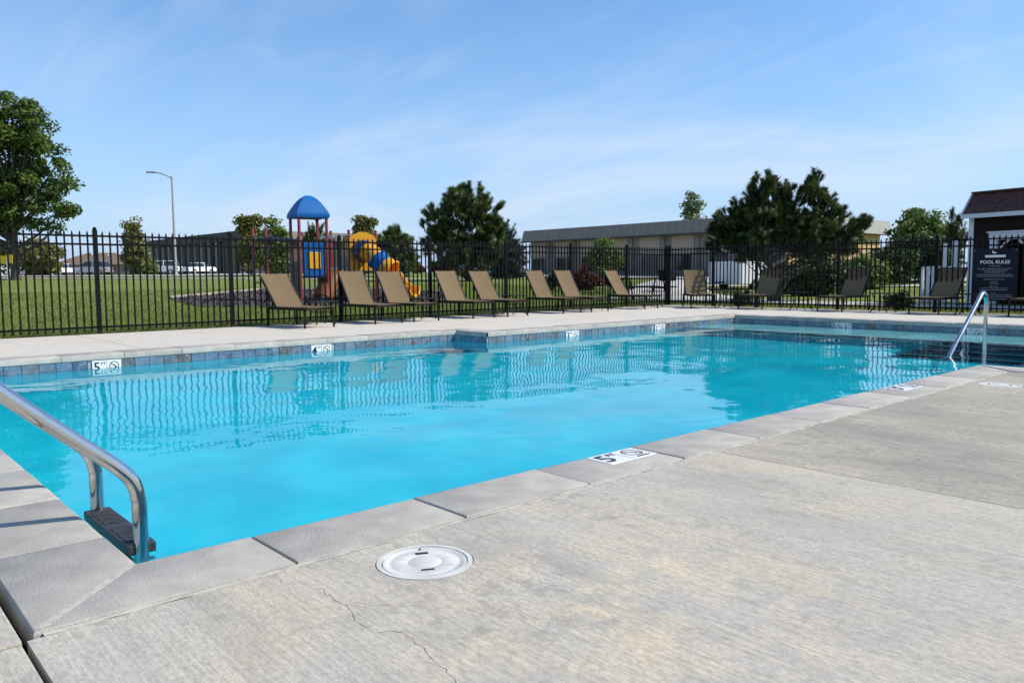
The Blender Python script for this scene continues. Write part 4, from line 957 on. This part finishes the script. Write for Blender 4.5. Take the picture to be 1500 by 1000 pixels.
# tube slide: alternating yellow and blue sections along a falling curve
path = bezier([(1.36, 1.34, 1.60), (1.50, 1.0, 1.58), (1.82, .76, 1.43), (2.08, .62, 1.20), (2.28, .50, 1.06), (2.46, .40, .95)], 8)
def tube_open(P, r, n=20, arc=1.0, start=0.):
    V = []; F = []
    for i, p in enumerate(P):
        t = (P[min(i+1, len(P)-1)]-P[max(i-1, 0)]).normalized(); s = t.cross(Vector((0, 0, 1))).normalized(); u = s.cross(t)
        for k in range(n+1):
            a = start+2*math.pi*arc*k/n
            for rr in (r,): V.append(p+(s*math.cos(a)+u*math.sin(a))*rr)
    m = n+1
    for i in range(len(P)-1):
        for k in range(n): F.append((i*m+k, i*m+k+1, (i+1)*m+k+1, (i+1)*m+k))
    b = MB().add(V, F); n0 = len(V)
    return b
segs = [(0, 11, 'play_navy', .34), (10, 20, 'play_yellow', .30), (20, 31, 'play_blue', .32), (31, 40, 'play_yellow', .30)]
for i, j, m, r in segs:
    j = min(j, len(path)-1); P = path[i:j+1]
    o = put('slide_tube', tube_open(P, r), m, play, smooth=True); md = o.modifiers.new('wall', 'SOLIDIFY'); md.thickness = .02
    put('flange', MB().tube([P[0], P[0]+(P[1]-P[0]).normalized()*.035], r+.025, 20), m, o) if i else None
    if j == len(path)-1:
        t = (P[-1]-P[-2]).normalized(); sx = t.cross(Vector((0, 0, 1))).normalized(); ux = sx.cross(t)
        ring = [P[-1]+(sx*math.cos(R(a))+ux*math.sin(R(a)))*(r+.012) for a in range(0, 361, 15)]
        put('mouth_rim', MB().tube(ring, .035, 8), m, o, smooth=True)
P = bezier([path[-1], (2.60, .30, .76), (2.78, .18, .55), (3.00, .06, .45), (3.16, -.02, .46)], 6)
o = put('slide_exit', tube_open(P, .30, 16, .5, math.pi), 'play_yellow', play, smooth=True); md = o.modifiers.new('wall', 'SOLIDIFY'); md.thickness = .03
t = (P[-1]-P[-2]).normalized(); sx = t.cross(Vector((0, 0, 1))).normalized(); ux = sx.cross(t)
put('exit_lip', MB().tube([P[-1]+(sx*math.cos(R(a))+ux*math.sin(R(a)))*.30 for a in range(180, 361, 12)], .04, 8), 'play_yellow', play, smooth=True)
for sgn in (0, math.pi):
    put('exit_lip', MB().tube([p+((p-P[max(i-1, 0)]) if i else P[1]-P[0]).normalized().cross(Vector((0, 0, 1))).normalized()*math.cos(sgn)*.30 for i, p in enumerate(P)], .035, 8), 'play_yellow', play, smooth=True)
put('slide_leg', MB().tube([(3.05, .05, -.1), (3.05, .05, .2)], .04, 8), 'play_grey', play)
put('slide_leg', MB().tube([(2.12, .60, -.1), (2.12, .60, .92)], .04, 8), 'play_grey', play)
# brown crawl hump under the bridge
o = put('crawl_arch', tube_open(bezier([(.42, -.05, .08), (.62, .25, .62), (.95, .55, .60), (1.1, .8, .08)], 6), .34, 16, .5, 0), 'play_brown', play, smooth=True); md = o.modifiers.new('wall', 'SOLIDIFY'); md.thickness = .03
o = put('crawl_arch', tube_open([Vector((1.0, 1.5, .55)), Vector((1.2, 1.2, .50)), Vector((1.35, .9, .35))], .24, 14, .5, math.pi), 'play_brown', play, smooth=True); md = o.modifiers.new('wall', 'SOLIDIFY'); md.thickness = .03

# ------------------------------------------------------------------ long building with metal roof (right of centre)
def building_right():
    g = terr(42, 32); X0, Y0, Y1, X1 = 42.7, 21.6, 43.6, 55.4; E = 3.36
    t = thing('long_building', 'long low tan building with grey metal roof behind the fence', 'building', (X0, Y0, g)); W = Y1-Y0; D = X1-X0; e = E-g
    put('wall', MB().box(0, .25, .25, W, -.5, e-.02), 'grey_wall', t)
    put('wall', MB().box(0, D, 0, .25, -.5, e-.02), 'yellow_brick', t)
    put('wall', MB().box(.25, D, W-.25, W, -.5, e-.02), 'grey_wall', t)
    put('wall', MB().box(D-.25, D, .25, W-.25, -.5, e-.02), 'grey_wall', t)
    rf = put('roof', MB().add([(-.65, -.5, e), (-.65, W+.4, e), (-.40, W+.4, e+.90), (-.40, -.5, e+.90), (D+.5, -.5, e), (D+.5, W+.4, e), (D+.3, W+.4, e+.90), (D+.3, -.5, e+.90)],
             [(0, 1, 2, 3), (4, 7, 6, 5), (3, 2, 6, 7), (1, 5, 6, 2), (0, 4, 5, 1)]), 'roof_grey', t)
    put('end_fascia', MB().add([(-.64, -.51, e+.01), (D+.49, -.51, e+.01), (D+.31, -.51, e+.89), (-.41, -.51, e+.89)], [(0, 1, 2, 3)]).add([(-.64, -.53, e+.01), (D+.49, -.53, e+.01), (D+.31, -.53, e+.89), (-.41, -.53, e+.89)], [(0, 1, 2, 3)]), 'roof_lit', rf)
    for k in range(int(W/.6)):
        y = -.3+k*.6; put('seam', MB().bar((-.655, y, e+.02), (-.405, y, e+.90), .02, .02), 'roof_grey', rf)
    put('fascia', MB().box(-.69, -.655, -.5, W+.4, e-.06, e+.04), 'dark_wall', rf)
    for k in range(8):   # tan brick bays between pilasters
        y = 1.0+k*2.75
        p = put('brick_bay', MB().box(-.05, 0, y, y+1.75, 1.45, e-.06), 'tan_wall', t)
        put('pilaster', MB().box(-.12, -.002, y-.42, y-.10, -.5, e-.05), 'grey_wall', t)
        w = put('window', MB().box(-.03, -.005, y+.25, y+1.5, .35, 1.35), 'window', t)
        for q in (.25, .86, 1.47): put('mullion', MB().box(-.06, -.031, y+q, y+q+.05, .35, 1.35), 'dark_wall', w)
    return t
building_right()
# far dark building behind the parked cars
def building_left():
    X0, Y0, Y1 = 47.6, 108, 150; g = terr(47.6, 110); t = thing('dark_building', 'dark flat roofed building behind the parked cars at left', 'building', (X0, Y0, g)); W = Y1-Y0; e = 7.45-g
    put('wall', MB().box(0, 22, 0, W, -.5, e-1.3), 'dark_wall', t)
    put('parapet', MB().box(-1.2, 22, -.8, W, e-1.3, e), 'dark_wall', t)
    for k in range(14):
        y = .4+k*3
        put('column', MB().box(-1.0, -.5, y, y+.8, -.5, e-1.302), 'grey_wall', t)
        put('window', MB().box(-.06, -.002, y+1.1, y+2.7, .2, 2.9), 'window', t)
    for k in range(6): put('window', MB().box(1.5+k*3.3, 3.6+k*3.3, -.06, -.002, .6, 2.6), 'window', t)
    put('roof_screen', MB().box(1, 21, -.84, -.802, e-1.25, e+.02), 'roof_grey', t)
    return t
building_left()
def house(label, x, y, rz, w, d, eh, rh):
    t = thing('house', label, 'house', (x, y, terr(x, y)), rz)
    put('wall', MB().box(-w/2, w/2, -d/2, d/2, -.5, eh), 'brick_wall', t)
    rf = put('roof', MB().add([(-w/2-.6, -d/2-.6, eh), (w/2+.6, -d/2-.6, eh), (w/2+.6, d/2+.6, eh), (-w/2-.6, d/2+.6, eh), (-w/2+d*.42, 0, eh+rh), (w/2-d*.42, 0, eh+rh)], [(0, 1, 5, 4), (2, 3, 4, 5), (1, 2, 5), (3, 0, 4), (0, 3, 2, 1)]), 'brown_roof', t)
    put('vent_pipe', MB().tube([(-1.5, -1.2, eh+rh*.5), (-1.5, -1.2, eh+rh+.2)], .14, 8), 'car_white', rf); put('vent_pipe', MB().tube([(2, -1.6, eh+rh*.4), (2, -1.6, eh+rh*.85)], .14, 8), 'car_white', rf)
    for k in (-1, 0, 1): put('window', MB().box(k*w*.3-.6, k*w*.3+.6, -d/2-.04, -d/2-.002, .9, 2.2), 'window', t)
house('brown hip roofed house far left behind the silver car', 47.5, 183, R(-38), 15, 11, 2.4, 2.6)

# ------------------------------------------------------------------ parked cars
def car(label, x, y, rz, paint, suv=False):
    t = thing('parked_car', label, 'car', (x, y, terr(x, y)+.05), rz, 'cars parked beyond the lawn'); h = .25 if suv else 0.
    lower = [(-2.25, .35), (-2.28, .62), (-2.2, .88+h*.4), (-1.2, .96+h*.5), (1.2, .97+h*.5), (2.0, .93+h*.5), (2.22, .80+h*.3), (2.28, .50), (2.2, .33)]
    put('body', bevel(MB().extrude(lower, (0, -.88, 0), (1, 0, 0), (0, 0, 1), (0, 1.76, 0)).mesh('body'), .07, 2), paint, t, smooth=True)
    z0, z1 = .95+h*.5, 1.46+h*1.2; xa, xb, xc, xd = (-1.35, -.75, .75, 2.0) if not suv else (-1.4, -.85, 1.5, 2.05)
    V = [(xa, -.82, z0), (xd, -.82, z0), (xd, .82, z0), (xa, .82, z0), (xb, -.64, z1), (xc, -.64, z1), (xc, .64, z1), (xb, .64, z1)]
    put('windows', MB().add(V, [(0, 3, 2, 1), (4, 5, 6, 7), (0, 1, 5, 4), (1, 2, 6, 5), (2, 3, 7, 6), (3, 0, 4, 7)]), 'window', t)
    put('roof_panel', bevel(MB().add([(xb-.06, -.67, z1-.02), (xc+.08, -.67, z1-.02), (xc+.08, .67, z1-.02), (xb-.06, .67, z1-.02), (xb, -.62, z1+.05), (xc, -.62, z1+.05), (xc, .62, z1+.05), (xb, .62, z1+.05)], [(0, 3, 2, 1), (4, 5, 6, 7), (0, 1, 5, 4), (1, 2, 6, 5), (2, 3, 7, 6), (3, 0, 4, 7)]).mesh('roof_panel'), .02, 1), paint, t)
    for s in (-1, 1):
        put('pillar', MB().bar((.35, s*.835, z0), (.3, s*.66, z1), .10, .04), paint, t)
        put('headlight', MB().box(-2.27, -2.14, s*.62-.16, s*.62+.16, .66, .80), 'car_white', t)
        put('tail_light', MB().box(2.14, 2.27, s*.66-.14, s*.66+.14, .66, .84), 'lamp_red', t)
        for xw in (-1.38, 1.38):
            w = put('wheel', MB().tube([(xw, s*.72, .33), (xw, s*.91, .33)], .335, 16), 'tyre', t)
            put('rim', MB().tube([(xw, s*.90, .33), (xw, s*.925, .33)], .21, 12), 'rim', w)
car('white car left of the silver wagon, far across the lawn', 25.1, 116.0, R(40), 'car_white')
car('silver wagon parked below the brown roofed house', 28.4, 113.3, R(-52), 'car_silver', True)
car('dark grey car behind the street lamp trees', 33.2, 109.0, R(-50), 'car_dark', True)
car('white sport utility car left of the street lamp pole', 35.3, 106.9, R(-48), 'car_white', True)
car('white sedan just right of the street lamp pole', 38.6, 103.6, R(20), 'car_white')
car('white car at the far left edge behind the yellow sign', 14.5, 100, R(20), 'car_white')

# ------------------------------------------------------------------ street furniture
lp = thing('street_lamp', 'tall grey street lamp with one curved arm beyond the lawn', 'street lamp', (21.28, 61.65, terr(21.28, 61.65)))
put('pole', MB().tube([(0, 0, -.2), (0, 0, 7.7)], [.11, .07], 12), 'galv', lp, smooth=True)
put('base_plate', MB().lathe([(.2, 0), (.2, .12), (.13, .2)], 12), 'galv', lp)
A_ = LAT*-1
put('arm', MB().tube(bezier([(0, 0, 7.5), tuple(A_*.35+np.array([0, 0, 7.72])), tuple(A_*.95+np.array([0, 0, 7.95])), tuple(A_*1.35+np.array([0, 0, 8.0]))], 5), .045, 8), 'galv', lp, smooth=True)
put('lamp_head', bevel(MB().bar(tuple(A_*1.2+np.array([0, 0, 8.0])), tuple(A_*1.95+np.array([0, 0, 8.03])), .26, .13).mesh('lamp_head'), .03, 2), 'galv', lp)
ys = thing('yellow_road_sign', 'yellow sign on a pale post at the left edge', 'road sign', (6.75, 42.3, terr(6.75, 42.3)))
put('sign_post', MB().box(-.03, .03, -.03, .03, -.1, 1.2), 'galv', ys)
sp = put('sign_plate', MB().extrude([(-.32, .86), (.0, .80), (.10, .92), (.26, .84), (.30, 1.26), (.02, 1.30), (-.10, 1.20), (-.34, 1.24)], (0, 0, .05), tuple(LAT), (0, 0, 1), tuple(FWD*-.02)), 'sign_yellow', ys)
gl = thing('park_grill', 'black post mounted park grill outside the fence corner', 'grill', (17.1, 11.0, terr(17.1, 11)), R(20))
put('post', MB().tube([(0, 0, -.1), (0, 0, .62)], .035, 10), 'frame', gl)
put('firebox', bevel(MB().add([(-.26, -.17, .62), (.26, -.17, .62), (.26, .17, .62), (-.26, .17, .62), (-.28, -.19, .84), (.28, -.19, .84), (.28, .19, .92), (-.28, .19, .92)], [(0, 3, 2, 1), (0, 1, 5, 4), (1, 2, 6, 5), (2, 3, 7, 6), (3, 0, 4, 7)]).mesh('firebox'), .006, 1), 'frame', gl)
for k in range(9): put('grate_bar', MB().bar((-.26, -.16+k*.04, .80), (.26, -.16+k*.04, .80), .010), 'frame', gl)
put('handle', MB().tube([(.28, -.1, .86), (.40, -.1, .86), (.40, .1, .86), (.28, .1, .86)], .012, 6), 'galv', gl)
pt = thing('picnic_table', 'dark metal picnic table outside the fence left of the grill', 'picnic table', (18.9, 13.3, terr(18.9, 13.3)), R(-30))
for k in range(5): put('table_plank', MB().box(-.8, .8, -.36+k*.145, -.23+k*.145, .66, .70), 'frame', pt)
for s in (-1, 1):
    for k in range(2): put('bench_plank', MB().box(-.8, .8, s*.66-.14+k*.145, s*.66-.01+k*.145, .40, .435), 'frame', pt)
    put('leg', MB().tube([(s*.55, -.66, 0), (s*.55, -.32, .66)], .03, 8).tube([(s*.55, .66, 0), (s*.55, .32, .66)], .03, 8).tube([(s*.55, -.70, .38), (s*.55, .70, .38)], .025, 8), 'frame', pt)
tr = thing('box_trailer', 'white box trailer parked behind the big pine', 'trailer', (28.6, 16.2, terr(28.6, 16.2)), R(-8))
put('box', bevel(MB().box(-.6, 1.3, -.85, .85, .22, 1.16).mesh('box'), .03, 2), 'trailer_white', tr)
for k in range(4): put('box_rib', MB().box(-.612, -.598, -.72+k*.46, -.68+k*.46, .26, 1.12), 'white_trim', tr)
for s in (-1, 1): w = put('wheel', MB().tube([(.3, s*.7, .2), (.3, s*.88, .2)], .22, 14), 'tyre', tr); put('rim', MB().tube([(.3, s*.87, .2), (.3, s*.89, .2)], .11, 10), 'rim', w)
put('hitch', MB().bar((-.6, 0, .3), (-1.3, 0, .3), .06), 'frame', tr)
def planter(label, x, y):
    t = thing('planter', label, 'planter', (x, y, -.006)); put('pot', MB().lathe([(.13, 0), (.17, .26), (.185, .26), (.185, .30), (.16, .30), (.15, .24), (.0001, .24)], 20), 'pot', t, smooth=True)
    Ls = [(0, 0, .38, .14), (.08, .05, .46, .10), (-.08, -.04, .45, .10)]; P, d = sample_lumps(Ls, 26); n = 26*40; Q = np.repeat(P, 40, 0)+RNG.normal(size=(n, 3))*.04
    nn = unit(RNG.normal(size=(n, 3))); V, c = quads(Q, nn, unit(np.cross(nn, RNG.normal(size=(n, 3)))), np.full(n, .022), np.full(n, .045)); put('foliage', mesh_np('foliage', V, 4, 'hedge'), None, t)
# ------------------------------------------------------------------ clubhouse, vinyl fence, rules board
CH = thing('clubhouse', 'dark brown clubhouse with white trim and reddish shingle roof at right edge', 'building', (20.46, 4.53, -.03), math.atan2(-.98, -.19))
# local x runs along the front towards the viewer's right, local y points away behind the wall
Wl, Dp, Eh = 6.0, 3.0, 2.16
def chb(n, x0, x1, y0, y1, z0, z1, m, par=None): return put(n, MB().box(x0, x1, y0, y1, z0, z1), m, par or CH)
# wall left of the porch, header above it, side, back
sd = chb('wall', .0, .52, 0, .12, -.3, Eh, 'brown_siding'); chb('wall', .52, Wl, 0, .12, 1.72, Eh, 'brown_siding')
chb('wall', 0, .12, .12, Dp, -.3, Eh, 'brown_siding'); chb('wall', .12, Wl, Dp-.12, Dp, -.3, Eh, 'brown_siding'); chb('porch_wall', .12, Wl, 1.1, 1.2, -.3, Eh, 'brown_siding')
for k in range(17): chb('clapboard', .0, .52, -.012, -.001, -.2+k*.135, -.2+k*.135+.125, 'brown_siding')
for k in range(3): chb('clapboard', .52, Wl, -.012, -.001, 1.74+k*.13, 1.74+k*.13+.12, 'brown_siding')
chb('corner_board', -.03, .085, -.04, -.013, -.3, Eh, 'white_trim'); chb('corner_board', -.03, -.002, -.012, .10, -.3, Eh, 'white_trim')
hd = chb('porch_header', .46, Wl, -.06, .10, 1.56, 1.72, 'white_trim'); chb('header_cap', .42, Wl, -.09, .12, 1.722, 1.76, 'white_trim', hd)
for x in (.48, 1.34, 2.9): 
    pst = chb('porch_post', x, x+.15, -.045, .095, -.3, 1.558, 'white_trim'); chb('post_base', x-.03, x+.18, -.07, .12, -.3, .0, 'white_trim', pst)
for x, s in ((.64, 1), (1.33, -1), (1.50, 1), (2.89, -1)):
    put('bracket', MB().bar((x, .02, 1.33), (x+s*.24, .02, 1.555), .05, .05), 'white_trim', CH)
for z in (.78, .10): chb('porch_rail', 1.492, 2.898, .0, .05, z, z+.06, 'white_trim')
put('rail_brace', MB().bar((1.53, .025, .17), (2.86, .025, .77), .045), 'white_trim', CH); put('rail_brace', MB().bar((1.53, .026, .77), (2.86, .026, .17), .044), 'white_trim', CH)
for x in (1.5, 3.0):
    w = chb('window', x, x+.55, 1.06, 1.098, .7, 1.5, 'window'); chb('window_frame', x-.06, x+.61, 1.085, 1.099, .64, 1.56, 'white_trim', w)
Rz, Ry = 2.68, .24
rf = put('roof', MB().add([(-.10, -.22, Eh-.03), (Wl+.2, -.22, Eh-.03), (Wl+.2, Ry, Rz), (-.10, Ry, Rz), (Wl+.2, Dp+.3, Eh-.03), (-.10, Dp+.3, Eh-.03), (-.10, -.22, Eh+.01), (Wl+.2, -.22, Eh+.01), (Wl+.2, Ry, Rz+.04), (-.10, Ry, Rz+.04), (Wl+.2, Dp+.3, Eh+.01), (-.10, Dp+.3, Eh+.01)],
    [(0, 1, 2, 3), (3, 2, 4, 5), (6, 9, 8, 7), (9, 11, 10, 8), (0, 6, 7, 1), (5, 4, 10, 11), (0, 3, 9, 6), (3, 5, 11, 9), (1, 7, 8, 2), (2, 8, 10, 4)]), 'shingle', CH)
put('fascia', MB().box(-.11, Wl+.21, -.255, -.222, Eh-.07, Eh+.03), 'white_trim', rf)
put('gable', MB().add([(.01, .06, Eh-.001), (.01, Dp-.06, Eh-.001), (.01, Ry, Rz-.12)], [(0, 1, 2)]), 'brown_siding', CH)
put('rake_board', MB().bar((-.11, -.22, Eh-.02), (-.11, Ry, Rz), .03, .12), 'white_trim', rf)
sl = Vector((0, Ry+.22, Rz-Eh)); sn = sl.length; sl.normalize(); sm = bevel(MB().box(-.118, .118, 0, .165, 0, .010).mesh('shingle'), .002, 1); sm.materials.append(MT['shingle'])
for r_ in range(13):
    for c_ in range(25):
        x = .02+c_*.243+(.12 if r_ % 2 else 0); p = Vector((x, -.225, Eh+.012))+sl*(r_*.155)
        if (p-Vector((x, -.225, Eh+.012))).length > sn-.12: continue
        o = put('shingle', sm, None, rf, p); o.rotation_euler = (math.atan2(sl.z, sl.y)+R(-2.2), 0, 0)
put('ridge_cap', MB().bar((-.10, Ry, Rz+.05), (Wl+.2, Ry, Rz+.05), .22, .03), 'shingle', rf)
vf = thing('vinyl_fence', 'white vinyl picket fence left of the clubhouse corner', 'fence', (20.55, 4.78, 0), math.atan2(.9, .3))
for k in range(2): put('board', MB().box(.06+k*.26, .20+k*.26, -.02, .02, .02, 1.52-(.02 if k else -.05)), 'white_trim', vf)
for k in range(2): put('board', MB().box(.62+k*.19, .76+k*.19, -.02, .02, .02, .92), 'white_trim', vf)
put('post', MB().box(1.0, 1.05, -.03, .03, -.1, .90), 'white_trim', vf)
for z in (.25, .85): put('rail', MB().box(.0, 1.0, .021, .05, z, z+.08), 'white_trim', vf)
rb = thing('rules_board', 'dark navy pool rules board hung on the fence at right', 'sign', (FX-.035, 2.64, .73), -math.pi/2)
put('panel', bevel(MB().box(-.37, .37, -.012, .012, -.49, .49).mesh('panel'), .006, 1), 'sign_navy', rb)
def onb(n, me, m, x, z, par=None): o = put(n, me, m, par or rb, (x, -.0128, z)); o.rotation_euler = (math.pi/2, 0, 0); return o
onb('lettering', textmesh('POOL RULES', .088), 'sign_white', 0, .235)
put('header_bar', MB().box(-.17, .17, -.0145, -.0122, .325, .368), 'sign_white', rb)
onb('emblem', MB().add([(-.05, .0, 0), (-.02, -.018, 0), (.0, -.006, 0), (.035, -.01, 0), (.02, .006, 0), (-.005, .008, 0), (-.03, .03, 0), (-.055, .045, 0)], [(0, 1, 2, 3, 4, 5, 6, 7)]), 'sign_white', .0, .41)
ln = random.Random(5)
for k, (z, w) in enumerate([(.165, .20), (.115, .58), (.08, .44), (.045, .34), (.005, .60), (-.03, .62), (-.085, .36), (-.13, .12), (-.165, .14), (-.215, .16), (-.25, .46), (-.285, .48), (-.34, .10), (-.375, .60), (-.41, .64), (-.45, .42)]):
    b = MB(); x = -w/2
    while x < w/2-.01:
        q = min(ln.uniform(.018, .06), w/2-x); b.box(x, x+q, -.0142, -.0122, z-.008, z+.008); x += q+.010
    put('small_print', b, 'sign_grey', rb, kind='stuff')
for x in (-.34, .34):
    for z in (-.46, .46): put('screw', MB().tube([(x, -.015, z), (x, -.012, z)], .008, 8), 'galv', rb)
